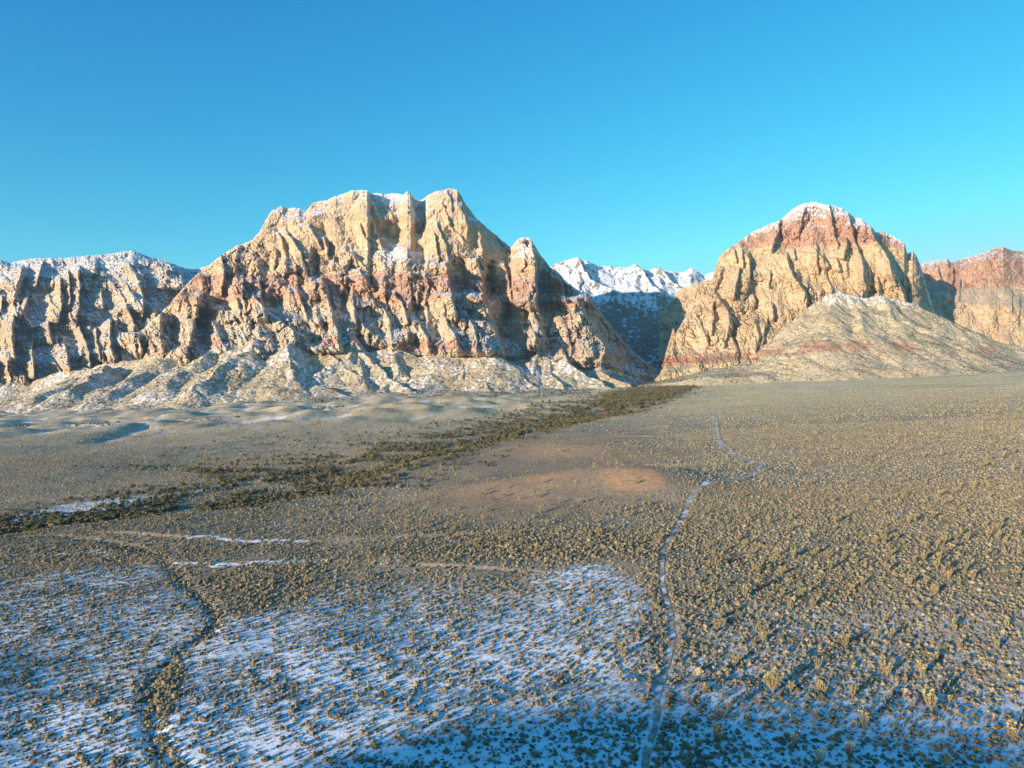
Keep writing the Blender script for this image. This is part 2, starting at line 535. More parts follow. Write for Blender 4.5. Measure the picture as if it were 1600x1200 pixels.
def colour_left(X, Y, z, slope, shade, PX, seed):
    zw = z + 15 * fbm(X / 300, Y / 300, 3, seed + 50) + 0.02 * X + 28
    t = bands(zw, [(0, PALE, 1), (400, CREAM, 40), (448, BUFF * np.array([1.1, .92, .86]), 12), (500, RED * np.array([1.15, 1.2, 1.2]), 8), (552, RED * 0.95, 6), (598, CREAM, 3)])
    lay = strata(z, X, Y, seed)[..., None]
    br = (sstep(212, 225, zw) * sstep(262, 248, zw) * sstep(0.0, 0.2, fbm(X / 120, Y / 200, 2, seed + 55)))[..., None]
    t = t * (1 - 0.8 * br) + BRICK * 0.8 * br
    redm = ((zw > 440) & (zw < 598))[..., None]
    pat = (sstep(-0.15, 0.25, fbm(X / 150, z / 90, 3, seed + 57)) * 0.6)[..., None] * redm
    t = t * (1 - pat) + np.array([0.52, 0.37, 0.26]) * pat
    t = t * np.where(redm, 0.78 + 0.45 * lay, 0.93 + 0.14 * lay)
    iron = sstep(0.05, 0.45, fbm(X / 90, z / 60, 3, seed + 60))[..., None]
    t = t * (1 - 0.45 * iron) + (BUFF * np.array([1.05, 0.85, 0.8])) * 0.45 * iron
    veg = sstep(1.15, 0.7, slope) * sstep(560, 300, z) * sstep(-0.25, 0.25, fbm(X / 14, Y / 14, 2, seed + 61))
    t = t * (1 - 0.6 * veg[..., None]) + SCRUB * 1.2 * 0.6 * veg[..., None]
    n = fbm(X / 22, Y / 22, 3, seed + 70) * 0.5
    lim = 0.42 + 0.38 * sstep(450, 1000, z) + 0.5 * np.clip(-shade, 0, 1) + 1.1 * n
    snow = sstep(lim + 0.12, lim - 0.12, slope)
    return t, snow * 0.93


def colour_apron(X, Y, z, slope, shade, PX, seed):
    zw = z + 10 * fbm(X / 90, Y / 90, 3, seed + 50)
    t = np.zeros(z.shape + (3,)) + np.array([0.47, 0.385, 0.26])
    p = sstep(0.0, 0.3, fbm(X / 120, Y / 120, 2, seed + 51))[..., None]
    t = t * (1 - 0.5 * p) + np.array([0.47, 0.33, 0.2]) * 0.5 * p
    r = (sstep(205, 225, zw) * sstep(262, 240, zw) * sstep(-0.05, 0.2, fbm(X / 160, Y / 160, 2, seed + 52)))[..., None]
    t = t * (1 - 0.7 * r) + BRICK * 0.7 * r
    veg = sstep(0.0, 0.35, fbm(X / 9, Y / 9, 2, seed + 61) + 0.35 * fbm(X / 80, Y / 80, 2, seed + 62) + 0.1 * (shade < 0))
    n = fbm(X / 13, Y / 16, 3, seed + 70)
    big = fbm(X / 130, Y / 130, 2, seed + 71)
    snow = sstep(-0.05, 0.25, n + 0.5 * big + 0.25 * np.clip(-shade, -0.5, 1) - 0.05)
    t = t * (1 - 0.42 * veg[..., None]) + SCRUB * 0.42 * veg[..., None]
    return t, snow * 0.8 * (1 - 0.7 * veg)


# ------------------------------------------------------------------ cliff builder: a rock face sculpted in depth, closed by a back slope
def make_relief(name, crest, toe, prof, px0, px1, nr, dpx, edges=(), style=None, label='', seed=0):
    """edges: (points, A, wl, wr): rock left of the line swells towards the viewer by A metres over wl, then breaks away over wr."""
    st = dict(rough=lambda px, py: 1.0 + 0 * px, amp=1.0, bed=22.0, col=9.0, blk=19.0, big=52.0, jag=1.8, autoedge=0)
    st.update(style or {})
    S, Hh = [p[0] for p in prof], [p[1] for p in prof]
    pb = st.get('prof2')
    cols = np.arange(px0, px1 + dpx, dpx)
    jag = st['jag'] * (fbm(cols / 13, cols * 0 + seed, 3, seed + 90) + 0.5 * fbm(cols / 3.2, cols * 0 + seed, 2, seed + 91))
    pc = pl_interp(cols, crest, 1) + jag; Yc = pl_interp(cols, crest, 2)
    pt = pl_interp(cols, toe, 1); Yt = pl_interp(cols, toe, 2)
    ex = st.get('extend', 28.0)
    v = np.linspace(0, 1, nr)[:, None]
    PX = np.broadcast_to(cols, (nr, len(cols))).copy()
    PY = (pt + ex) + (pc - pt - ex) * v
    h = (PY - pt) / (pc - pt)

    def inv(hh, S_, H_):
        return np.interp(hh, H_, S_)
    s = inv(h, S, Hh)
    if pb:
        w = sstep(pb[1], pb[1] + pb[3], PX) * sstep(pb[2], pb[2] - pb[3], PX)
        s = s * (1 - w) + w * inv(h, [p[0] for p in pb[0]], [p[1] for p in pb[0]])
    Y = Yt + s * (Yc - Yt)
    Y = np.where(h < 0, Yt - (PY - pt) * 1.5, Y)
    zb = CAMZ + (600 - PY) / F * Y
    # sculpting strokes
    r = np.random.RandomState(seed + 100)
    wob = 2.6 * fbm(PX / 16, PY / 16, 3, seed + 71); wob2 = 2.0 * fbm(PX / 16, PY / 16, 3, seed + 75)
    ed = list(edges)
    for _ in range(st['autoedge']):
        x = r.uniform(st.get('autox0', px0), px1); hh = r.uniform(0.02, st.get('autotop', 0.62))
        j = min(len(cols) - 1, int((x - px0) / dpx)); y = pt[j] + (pc[j] - pt[j]) * hh
        L = r.uniform(14, 46); sl = r.uniform(-0.25, 0.85)
        ed.append(([(x, y - L / 2), (x + sl * L * 0.5 + r.uniform(-2, 2), y), (x + sl * L, y + L / 2)], r.uniform(14, 46), r.uniform(10, 38), r.uniform(1.5, 3.5)))
    disp = np.zeros_like(Y)
    for pts, A, wl, wr in ed:
        P = [(p[0], p[1]) for p in pts]
        A = A * st.get('edgeamp', lambda q, a: 1.0)(P, A)
        x0 = min(p[0] for p in P) - wl - 6; x1 = max(p[0] for p in P) + wr * 3 + 6
        c0, c1 = np.searchsorted(cols, (x0, x1))
        if c1 <= c0: continue
        ys = [p[1] for p in P]
        sub = (slice(None), slice(c0, c1))
        qx, qy = PX[sub] + wob[sub], PY[sub] + wob2[sub]
        lx = np.interp(qy, ys, [p[0] for p in P])
        dx = qx - lx
        lo, hi = min(ys), max(ys); cap = max(5.0, 0.18 * (hi - lo)); capt = min(cap, 7.0)
        endf = sstep(lo - capt, lo + capt * 0.3, qy) * sstep(hi + cap, hi - cap * 0.3, qy)
        left = np.clip(1 + dx / wl, 0, 1) ** 1.3
        right = np.clip(1 - dx / wr, 0, 1)
        disp[sub] += A * endf * np.where(dx < 0, left, right)
    pyr = list(st.get('pyramids', ()))
    for _ in range(st.get('autopyr', 0)):
        x = r.uniform(st.get('autox0', px0), px1); j = min(len(cols) - 1, int((x - px0) / dpx)); hh = r.uniform(0.12, 0.5)
        pyr.append((x, pt[j] + (pc[j] - pt[j]) * hh, r.uniform(25, 60), r.uniform(9, 24), r.uniform(22, 60)))
    for x, y, hgt, wid, A in pyr:
        c0, c1 = np.searchsorted(cols, (x - 2.2 * wid - 8, x + 2.2 * wid + 8))
        if c1 <= c0: continue
        sub = (slice(None), slice(c0, c1))
        qx = PX[sub] + 1.6 * wob[sub]; qy = PY[sub] + 2 * wob2[sub]
        t = np.clip((qy - y) / hgt, 0, 1.3)
        wt = wid * (0.12 + t)
        body = np.clip(1 - np.abs(qx - x - 0.15 * (qy - y)) / wt, 0, 1) ** 0.8
        disp[sub] += A * np.minimum(t + 0.15, 1.0) * (t > 0) * body * sstep(1.3, 0.95, (qy - y) / hgt)
    for cx, cy, rx, ry, dep in st.get('recess', ()):
        disp -= dep * blob(PX + 1.5 * wob, PY + 1.5 * wob2, cx, cy, rx, ry) ** 1.2
    a = (PX - 800) / F * 3300.0; b = zb
    wa = a + 16 * fbm(a / 90, b / 90, 2, seed + 1) + 5 * fbm(a / 22, b / 22, 2, seed + 2)
    wb = b + 16 * fbm(a / 90, b / 90, 2, seed + 3) + 5 * fbm(a / 22, b / 22, 2, seed + 4)
    ro = st['rough'](PX, PY) * (0.6 + 0.8 * sstep(-0.3, 0.3, fbm(a / 170, b / 170, 2, seed + 5)))
    n = st['big'] * (billow(wa / 210, wb / 300, 2, seed + 6) - 0.75)
    lean = wa + 0.22 * wb
    n = n + ro * st['col'] * (billow(lean / 46, wb / 150, 2, seed + 8) - 0.75) * 1.4
    n = n + ro * st['col'] * 0.62 * (billow(lean / 17, wb / 42, 2, seed + 9) - 0.75) * 1.4
    f1, f2, idv = cells(lean / 84, (wb + 40 * fbm(a / 60, b * 0, 1, seed + 18)) / 112, seed + 7)
    n = n + ro * st.get('knob', 34.0) * (1.3 * (0.62 - f1) + 0.9 * (idv - 0.5) * sstep(0, 0.1, f2 - f1))
    f1, f2, idv = cells(lean / 34, wb / 46, seed)
    n = n + ro * st['blk'] * ((idv - 0.5) * 1.6 * sstep(0, 0.12, f2 - f1) - 0.35 * sstep(0.12, 0, f2 - f1))
    f1, f2, idv = cells(lean / 13, wb / 19, seed + 3)
    n = n + (0.35 + 0.65 * ro) * st['blk'] * 0.55 * ((idv - 0.5) * 1.4 * sstep(0, 0.15, f2 - f1) + 0.6 * (0.5 - f1) - 0.5 * sstep(0.12, 0, f2 - f1))
    n = n + (0.35 + 0.65 * ro) * 3.2 * fbm(a / 7, b / 7, 2, seed + 12)
    # bedding: vertical risers and flat treads
    zz = b + 30 * fbm(a / 330, b / 900, 3, seed + 14) + 0.02 * a
    bm_ = sstep(-0.25, 0.3, fbm(a / 150, b / 80, 2, seed + 15))
    for H_, k in ((72.0, 1.0), (23.0, 0.36), (8.0, 0.14)):
        f = zz / H_; fr = f - np.floor(f)
        n = n - st['bed'] * k * (sstep(0.72, 1.0, fr) - fr) * (0.2 + bm_) * (0.25 + 0.75 * ro)
    edge_fade = sstep(0, 0.03, 1 - v)          # keep the skyline where it is
    D = Y - st['amp'] * (n * (0.3 + 0.7 * edge_fade) + st.get('dk', 1.2) * disp)
    # back slope
    X = (PX - 800) / F * D; Z = CAMZ + (600 - PY) / F * D
    dX, dZ, dY = [np.gradient(q, axis=1) for q in (X, Z, D)], 0, 0
    ax, ay, az = np.gradient(X, axis=1), np.gradient(D, axis=1), np.gradient(Z, axis=1)
    bx, by, bz = np.gradient(X, axis=0), np.gradient(D, axis=0), np.gradient(Z, axis=0)
    nx, ny, nz = ay * bz - az * by, az * bx - ax * bz, ax * by - ay * bx
    L = np.sqrt(nx * nx + ny * ny + nz * nz) + 1e-9
    nx, ny, nz = nx / L, ny / L, nz / L
    slope = np.sqrt(np.maximum(1 - nz * nz, 0)) / np.maximum(np.abs(nz), 0.05) * np.where(nz < 0, 3, 1)
    shade = -(nx + ny) * 0.707
    X, D, Z = X, D, Z
    col, snow = st['colour'](X, D, Z, slope, shade, PX, seed)
    topsnow = st.get('topsnow')
    if topsnow is not None:
        snow = np.maximum(snow, topsnow(PX, PY, pc, nz, a, b))
    col = col * (1 - snow[..., None]) + SNOW * snow[..., None]
    gz = ground(X, D)
    Zc = Z[-1]
    back = []
    for dy, drop in ((12, 3), (60, 25), (220, 160), (700, 640), (1300, 1500)):
        yb = D[-1] + dy
        back.append((X[-1] * yb / D[-1], yb, np.maximum(Zc - drop, -100)))
    XX = np.vstack([X] + [q[0][None] for q in back]); YY = np.vstack([D] + [q[1][None] for q in back]); ZZ = np.vstack([Z] + [q[2][None] for q in back])
    cc = np.concatenate([col] + [col[-1:]] * len(back), 0)
    V = np.stack([XX, YY, ZZ], -1).reshape(-1, 3)
    f = grid_faces(XX.shape[0], XX.shape[1])
    me = np_mesh(name, V, f, ROCK, cols=cc.reshape(-1, 3))
    o = link(name, me)
    tag(o, label, 'mountain', kind='structure')
    return o, dict(X=X, Y=D, z=Z, slope=slope, gz=gz, snow=snow)


ED = [  # upper wall
    ([(575, 298), (582, 320), (592, 340)], 55, 50, 3), ([(580, 340), (588, 362), (596, 386)], 75, 30, 3), ([(562, 352), (570, 370), (578, 386)], 35, 15, 2), ([(573, 358), (580, 372), (585, 385)], 28, 8, 2),
    ([(483, 355), (490, 365), (498, 380), (500, 388)], 55, 25, 3), ([(448, 366), (455, 372), (464, 388), (472, 400), (478, 430)], 65, 22, 3), ([(434, 367), (440, 375), (445, 395), (447, 425)], 45, 20, 3),
    ([(506, 374), (511, 388), (513, 405)], 60, 14, 3), ([(428, 388), (432, 400), (428, 418)], 28, 12, 2), ([(540, 392), (552, 398), (560, 408), (568, 416)], 45, 25, 4), ([(522, 410), (534, 418), (541, 428)], 30, 18, 3),
    ([(597, 302), (598, 318), (606, 328), (613, 338)], 16, 10, 2), ([(640, 300), (643, 320), (650, 338), (659, 350), (664, 378)], 75, 30, 3),
    ([(688, 318), (694, 325), (699, 340), (702, 352)], 22, 12, 2), ([(683, 352), (690, 365), (696, 385), (700, 405), (704, 422)], 34, 14, 2), ([(678, 366), (683, 395), (686, 412)], 45, 14, 2),
    ([(699, 340), (708, 360), (722, 372), (733, 385)], 26, 10, 2), ([(738, 322), (746, 345), (750, 370), (753, 392)], 40, 10, 2), ([(714, 297), (723, 320), (728, 345), (731, 378)], 40, 12, 3), ([(697, 296), (705, 310), (707, 332)], 24, 12, 2),
    ([(744, 345), (754, 385), (757, 425)], 80, 45, 25),
    # main buttress and towers
    ([(696, 415), (700, 432), (705, 460), (712, 492)], 150, 55, 4), ([(744, 408), (750, 425), (755, 445), (758, 468)], 105, 26, 3), ([(737, 412), (738, 430)], 25, 9, 2), ([(788, 414), (793, 430), (796, 445), (799, 470)], 105, 26, 3),
    ([(831, 371), (834, 395), (836, 420), (837, 445), (838, 472)], 210, 50, 4), ([(816, 372), (818, 395), (822, 415)], 20, 12, 2), ([(857, 424), (857, 440), (856, 455)], 60, 8, 2), ([(871, 434), (880, 450), (886, 470)], 70, 20, 2), ([(887, 446), (889, 468)], 45, 5, 2),
    ([(921, 460), (922, 474)], 50, 30, 3),
    # lower pyramids
    ([(752, 462), (764, 490), (772, 512), (778, 532), (784, 552)], 190, 115, 5), ([(902, 468), (908, 485), (922, 506), (937, 530), (958, 552)], 170, 62, 8), ([(836, 470), (845, 500), (848, 525)], 70, 42, 3), ([(812, 480), (818, 505), (822, 520)], 35, 15, 3),
    ([(503, 438), (511, 458), (515, 480), (522, 502)], 85, 38, 4), ([(562, 422), (572, 438), (584, 452)], 65, 40, 4), ([(602, 455), (603, 482)], 45, 12, 2), ([(616, 460), (628, 472), (633, 488), (637, 505)], 65, 28, 3),
    ([(583, 470), (596, 480), (606, 492), (611, 508)], 50, 30, 3), ([(553, 483), (554, 497)], 30, 10, 2), ([(564, 498), (570, 512), (580, 520)], 45, 16, 3), ([(664, 428), (668, 448), (663, 475)], 55, 50, 4), ([(652, 500), (665, 525), (670, 548)], 60, 25, 4),
    ([(705, 500), (712, 520), (716, 545)], 35, 20, 3), ([(735, 500), (742, 520), (745, 545)], 35, 18, 3), ([(880, 490), (886, 515), (892, 545)], 35, 16, 3),
    # left shoulder
    ([(346, 400), (349, 430), (346, 458)], 60, 20, 3), ([(405, 440), (408, 468), (414, 498)], 75, 60, 4), ([(418, 488), (446, 508), (476, 528), (494, 548)], 75, 42, 6), ([(312, 462), (306, 490), (300, 515), (292, 548)], 120, 42, 6),
    ([(250, 480), (249, 505), (252, 545)], 110, 38, 5), ([(214, 512), (221, 550)], 70, 24, 4), ([(380, 430), (378, 460), (384, 490)], 30, 20, 3), ([(398, 398), (396, 420), (392, 440)], 30, 18, 3), ([(368, 400), (366, 425)], 30, 16, 3),
    ([(330, 500), (340, 520), (352, 545)], 40, 22, 3), ([(365, 495), (376, 515), (388, 540)], 40, 22, 3), ([(520, 500), (526, 520), (530, 545)], 45, 26, 4), ([(465, 455), (472, 475), (480, 500)], 50, 26, 3),
]


def rough_left(px, py):
    up = sstep(425, 385, py) * sstep(395, 440, px) * sstep(800, 760, px)
    return 1.25 - 0.95 * up + 0.5 * sstep(360, 300, px)


def snow_left(PX, PY, pc, nz, a, b):
    n = fbm(a / 26, b / 26, 3, 301)
    cap = sstep(5, 1, PY - pc + 6 * n) * sstep(-0.1, 0.25, n) * 0.8
    ledge = blob(PX, PY, 624, 398, 52, 10, 8, 1.3 * n) * 0.85
    ledge = ledge * sstep(-0.35, 0.1, fbm(a / 40, b / 18, 3, 309))
    ledge = np.maximum(ledge, blob(PX, PY, 655, 330, 14, 25, 20, n) * 0.5)
    ledge = np.maximum(ledge, blob(PX, PY, 612, 308, 40, 7, 3, n) * 0.8)
    ledge = np.maximum(ledge, blob(PX, PY, 822, 388, 18, 16, 0, n * 1.5) * 0.6)
    crack = sstep(0.08, 0.0, np.abs(fbm(a / 30, b / 14, 2, 305) + 0.02)) * 0.7
    return np.clip(np.maximum(cap, ledge * (1 - crack)), 0, 1)


# crest and toe of the big left massif
CR = [(215, 520, 3350), (240, 500, 3380), (262, 478, 3420), (285, 452, 3450), (300, 435, 3500), (318, 420, 3520), (330, 412, 3530), (345, 399, 3550), (370, 384, 3580), (395, 375, 3600), (405, 362, 3610), (415, 345, 3620), (425, 329, 3640), (440, 322, 3650),
      (450, 327, 3660), (460, 324, 3660), (470, 326, 3660), (478, 331, 3660), (490, 316, 3680), (510, 312, 3690), (530, 305, 3700), (548, 298, 3700), (565, 296, 3700), (574, 298, 3700), (580, 302, 3800), (620, 303, 3820),
      (630, 304, 3760), (636, 299, 3730), (642, 304, 3740), (650, 312, 3850), (662, 312, 3850), (668, 305, 3720), (676, 301, 3700), (690, 297, 3690), (705, 294, 3690), (714, 297, 3690), (720, 306, 3700),
      (730, 322, 3720), (745, 342, 3750), (765, 359, 3780), (790, 380, 3800), (797, 387, 3760), (801, 385, 3560), (807, 376, 3540), (814, 371, 3540), (824, 370, 3540), (830, 374, 3540), (836, 385, 3550), (843, 396, 3560), (850, 405, 3560), (860, 418, 3540), (870, 423, 3500), (885, 440, 3450), (905, 455, 3400), (920, 462, 3350), (940, 490, 3400), (960, 516, 3450), (985, 545, 3520),
      (1010, 566, 3580), (1040, 588, 3650), (1080, 600, 3700)]
TO = [(215, 575, 3000), (300, 562, 2900), (400, 545, 2800), (500, 548, 2760), (600, 552, 2740), (700, 556, 2720), (760, 556, 2740), (800, 556, 2850), (850, 562, 2780), (940, 566, 2780), (985, 582, 3000), (1040, 594, 3400), (1080, 606, 3500)]
PR = [(0, 0), (0.2, 0.13), (0.42, 0.30), (0.58, 0.46), (0.68, 0.52), (0.78, 0.72), (0.88, 0.91), (1, 1)]
mt_left, gl = make_relief('mountain', CR, TO, PR, 190, 1085, 560, 0.75, ED,
                          dict(colour=colour_left, rough=rough_left,
                               recess=[(719, 438, 15, 36, 75), (767, 440, 11, 36, 65), (800, 402, 5, 16, 70), (808, 512, 30, 34, 110), (852, 430, 9, 28, 110), (622, 362, 36, 24, 45), (318, 512, 13, 36, 90), (432, 466, 15, 22, 70),
                                       (492, 415, 7, 26, 45), (518, 392, 6, 14, 35), (657, 345, 8, 32, 55), (540, 472, 8, 26, 55), (648, 482, 9, 20, 45), (274, 520, 9, 26, 70)], autopyr=14,
                               pyramids=[(734, 458, 92, 52, 110), (893, 464, 90, 46, 110), (603, 476, 58, 22, 80), (640, 462, 60, 22, 70), (520, 452, 88, 34, 95), (395, 446, 104, 48, 100), (342, 476, 74, 32, 80), (292, 466, 88, 38, 90), (246, 488, 66, 28, 80),
                                         (574, 478, 62, 20, 70), (662, 468, 72, 22, 80), (692, 480, 62, 20, 70), (828, 482, 52, 20, 70), (452, 470, 70, 30, 80), (480, 440, 60, 20, 60), (548, 440, 70, 24, 70), (425, 400, 60, 22, 50), (365, 405, 70, 22, 60)], autoedge=50, bed=15.0, dk=1.35, knob=42.0, edgeamp=lambda q, a: 0.62 if (q[-1][1] < 432 and 420 < q[0][0] < 760) else 1.0, topsnow=snow_left,
                               prof2=([(0, 0), (0.2, 0.15), (0.42, 0.36), (0.5, 0.49), (0.58, 0.58), (0.74, 0.675), (0.81, 0.84), (1, 1)], 560, 690, 42)), seed=1,
                          label='largest cream and red rock mountain left of the canyon with snow on its ledges')

# debris apron below it
AC = [(-60, 612, 3300), (0, 600, 3250), (50, 597, 3200), (100, 585, 3150), (150, 572, 3100), (250, 556, 2980), (330, 546, 2900), (400, 530, 2860), (450, 528, 2850), (500, 540, 2830), (560, 540, 2820), (640, 548, 2800), (700, 552, 2790), (765, 552, 2790),
      (800, 560, 2850), (850, 558, 2800), (950, 572, 2800), (1000, 588, 2850), (1050, 597, 2900)]
AT = [(-60, 672, 1450), (0, 670, 1450), (200, 662, 1450), (300, 657, 1450), (500, 648, 1480), (620, 642, 1550), (700, 632, 1650), (850, 620, 1900), (960, 613, 2100), (1000, 603, 2400), (1050, 601, 2450)]
AP = [(0, 0), (0.2, 0.05), (0.4, 0.13), (0.6, 0.23), (0.82, 0.45), (1, 1)]
APT = [(0, 0), (0.3, 0.2), (0.6, 0.48), (1, 1)]
AC = [(a_, b_ + 6, float(min(c_, pl_interp(a_, TO, 2) - 60))) if a_ > 320 else (a_, b_, c_ - 60) for a_, b_, c_ in AC]
AS = [([(766, 550, 2620), (735, 575, 2500), (690, 600, 2350), (640, 614, 2250)], 0, 0.62, 60, 0.5), ([(766, 550, 2620), (790, 572, 2520), (830, 600, 2380)], 0, 0.62, 60, 0.5),
      ([(766, 550, 2620), (760, 580, 2440), (755, 604, 2320)], 0, 0.55, 50, 0.5),
      ([(850, 558, 2620), (880, 566, 2560), (920, 588, 2450), (962, 608, 2330)], 0, 0.6, 60, 0.5), ([(850, 562, 2600), (868, 590, 2440), (880, 606, 2350)], 0, 0.5, 50, 0.45),
      ([(558, 535, 2670), (540, 560, 2560), (500, 582, 2450), (470, 596, 2380)], 0, 0.7, 50, 0.5), ([(558, 535, 2670), (580, 565, 2560), (610, 592, 2420), (640, 606, 2330)], 0, 0.7, 50, 0.5),
      ([(558, 540, 2690), (560, 575, 2500), (565, 600, 2380)], 0, 0.6, 40, 0.5),
      ([(445, 596, 2400), (452, 600, 2380)], 0, 0.6, 60, 0.5), ([(352, 582, 2500), (345, 595, 2430)], 0, 0.6, 60, 0.5),
      ([(420, 545, 2700), (400, 565, 2600), (370, 580, 2520)], 0, 0.6, 50, 0.5), ([(470, 545, 2690), (490, 565, 2600), (500, 580, 2540)], 0, 0.6, 50, 0.5),
      ([(300, 560, 2850), (270, 585, 2650), (240, 605, 2450)], 0, 0.45, 80, 0.4), ([(200, 575, 2950), (130, 600, 2650), (60, 620, 2450)], 0, 0.4, 80, 0.35),
      ([(700, 555, 2680), (670, 580, 2560), (650, 598, 2480)], 0, 0.6, 50, 0.5), ([(400, 618, 2250), (430, 622, 2230)], 0, 0.4, 60, 0.4), ([(500, 605, 2330), (540, 618, 2250)], 0, 0.45, 50, 0.4),
      ([(400, 528, 2690), (385, 550, 2560), (350, 575, 2420), (300, 605, 2250)], 0, 0.62, 50, 0.5), ([(455, 530, 2680), (450, 560, 2500), (455, 590, 2330)], 0, 0.6, 50, 0.5), ([(505, 545, 2660), (520, 565, 2560), (560, 590, 2420)], 0, 0.6, 40, 0.5),
      ([(620, 552, 2650), (625, 575, 2520), (600, 605, 2350)], 0, 0.6, 50, 0.5), ([(700, 548, 2660), (722, 560, 2560), (720, 590, 2400)], 0, 0.6, 50, 0.5), ([(720, 540, 2640), (740, 545, 2620), (768, 552, 2560)], 0, 0.6, 40, 0.5),
      ([(330, 548, 2680), (300, 572, 2520), (255, 600, 2330)], 0, 0.55, 60, 0.45), ([(262, 560, 2800), (220, 585, 2600), (170, 612, 2350)], 0, 0.5, 70, 0.42), ([(170, 572, 2900), (150, 590, 2700), (110, 612, 2450)], 0, 0.5, 60, 0.42),
      ([(840, 556, 2640), (832, 575, 2540), (826, 600, 2400)], 0, 0.55, 40, 0.5), ([(935, 572, 2640), (950, 590, 2500), (985, 604, 2380)], 0, 0.5, 60, 0.45)]
mt_apron, ga = make_mountain('hill', AC, AT, AP, -200, 1060, 1400, 3350, 1.2, 3.0, AS, (),
                             dict(colour=colour_apron, det=0.25, calm=110, terr=0.0, warp=(20, 160, 6, 40), a1=90, a2=34, a3=7, blk=0, joint=0), back=0.3, seed=2,
                             label='snow-dusted debris slopes and cones at the foot of the left mountain')


# right mountain
def colour_right(X, Y, z, slope, shade, PX, seed):
    zw = z + 8 * fbm(X / 160, Y / 160, 3, seed + 50) - 0.02 * (X - 1400)
    t = bands(zw, [(0, TALUS * 1.15, 1), (168, BRICK * 1.05, 10), (200, CREAM * 1.08, 14), (690, RED * 1.12, 8), (900, np.array([0.55, 0.33, 0.22]), 40)])
    lay = strata(z, X, Y, seed)[..., None]
    t = t * (0.9 + 0.2 * lay)
    leftpale = (sstep(1230, 1150, PX) * sstep(745, 790, z))[..., None]
    t = t * (1 - 0.7 * leftpale) + CREAM * 1.1 * 0.7 * leftpale
    iron = sstep(0.05, 0.45, fbm(X / 90, z / 70, 3, seed + 60))[..., None]
    t = t * (1 - 0.35 * iron) + BUFF * 0.35 * iron
    veg = sstep(1.1, 0.7, slope) * sstep(600, 250, z) * sstep(-0.2, 0.25, fbm(X / 10, Y / 10, 2, seed + 61))
    t = t * (1 - 0.5 * veg[..., None]) + SCRUB * 1.3 * 0.5 * veg[..., None]
    n = fbm(X / 18, Y / 18, 3, seed + 70) * 0.5
    lim = 0.05 + 1.15 * sstep(640, 900, z) + 0.7 * np.clip(-shade, 0, 1) * sstep(300, 600, z) + 1.0 * n
    snow = sstep(lim + 0.12, lim - 0.12, slope)
    return t, snow * 0.9


CR2 = [(1020, 598, 3050), (1035, 570, 3000), (1042, 545, 3000), (1056, 520, 3020), (1052, 512, 3030), (1070, 496, 3060), (1095, 470, 3100), (1107, 452, 3120), (1115, 430, 3140), (1120, 412, 3160), (1128, 396, 3180), (1145, 385, 3200), (1165, 370, 3230), (1180, 360, 3240),
       (1200, 351, 3260), (1220, 343, 3280), (1235, 329, 3300), (1250, 320, 3300), (1270, 315, 3300), (1288, 320, 3300), (1300, 320, 3290), (1315, 325, 3290), (1330, 336, 3290), (1345, 342, 3290), (1358, 351, 3290),
       (1368, 363, 3300), (1380, 362, 3300), (1400, 372, 3310), (1413, 380, 3320), (1418, 396, 3340), (1426, 392, 3330), (1432, 400, 3350), (1438, 414, 3380), (1446, 440, 3420), (1456, 475, 3480), (1464, 500, 3500), (1500, 530, 3450), (1600, 560, 3400), (1680, 575, 3400)]
TO2 = [(1020, 600, 2900), (1035, 588, 2750), (1100, 570, 2650), (1200, 562, 2600), (1300, 560, 2600), (1400, 562, 2620), (1460, 566, 2700), (1520, 572, 2750), (1680, 582, 2800)]
PR2 = [(0, 0), (0.25, 0.13), (0.45, 0.33), (0.6, 0.50), (0.72, 0.68), (0.8, 0.74), (0.9, 0.91), (1, 1)]
ED2 = [([(1146, 388), (1150, 408)], 30, 12, 2), ([(1160, 392), (1161, 418)], 30, 9, 2), ([(1170, 398), (1171, 430), (1166, 455)], 60, 22, 3), ([(1155, 420), (1150, 442), (1147, 464)], 50, 26, 3), ([(1219, 346), (1214, 370), (1205, 390)], 45, 24, 3),
       ([(1229, 398), (1236, 425), (1244, 437), (1258, 456), (1262, 472), (1257, 488)], 55, 34, 3), ([(1240, 390), (1241, 404)], 30, 12, 2), ([(1276, 385), (1278, 428)], 30, 18, 2), ([(1297, 320), (1299, 345), (1308, 382)], 34, 18, 2),
       ([(1203, 425), (1202, 448)], 28, 14, 2), ([(1177, 458), (1179, 478)], 28, 12, 2), ([(1207, 476), (1208, 500)], 40, 14, 3), ([(1105, 518), (1107, 538)], 24, 12, 2), ([(1326, 335), (1331, 355), (1336, 378), (1344, 398), (1351, 420), (1356, 448)], 55, 28, 3),
       ([(1358, 352), (1370, 375), (1384, 396), (1394, 420), (1406, 446), (1415, 470)], 105, 48, 4), ([(1412, 378), (1417, 398)], 34, 12, 2), ([(1436, 436), (1450, 465), (1462, 494)], 36, 22, 3), ([(1256, 330), (1252, 350), (1248, 372)], 24, 16, 2),
       ([(1128, 420), (1120, 445), (1115, 470)], 30, 30, 4), ([(1140, 490), (1138, 515), (1130, 540)], 30, 22, 4), ([(1180, 500), (1185, 525), (1180, 550)], 32, 24, 4), ([(1285, 400), (1290, 430), (1300, 455)], 26, 20, 3)]


def snow_right(PX, PY, pc, nz, a, b):
    n = fbm(a / 22, b / 22, 3, 321)
    cap = sstep(16, 2, PY - pc + 14 * n) * sstep(-0.25, 0.1, n) * sstep(1130, 1200, PX) * 0.9
    return cap


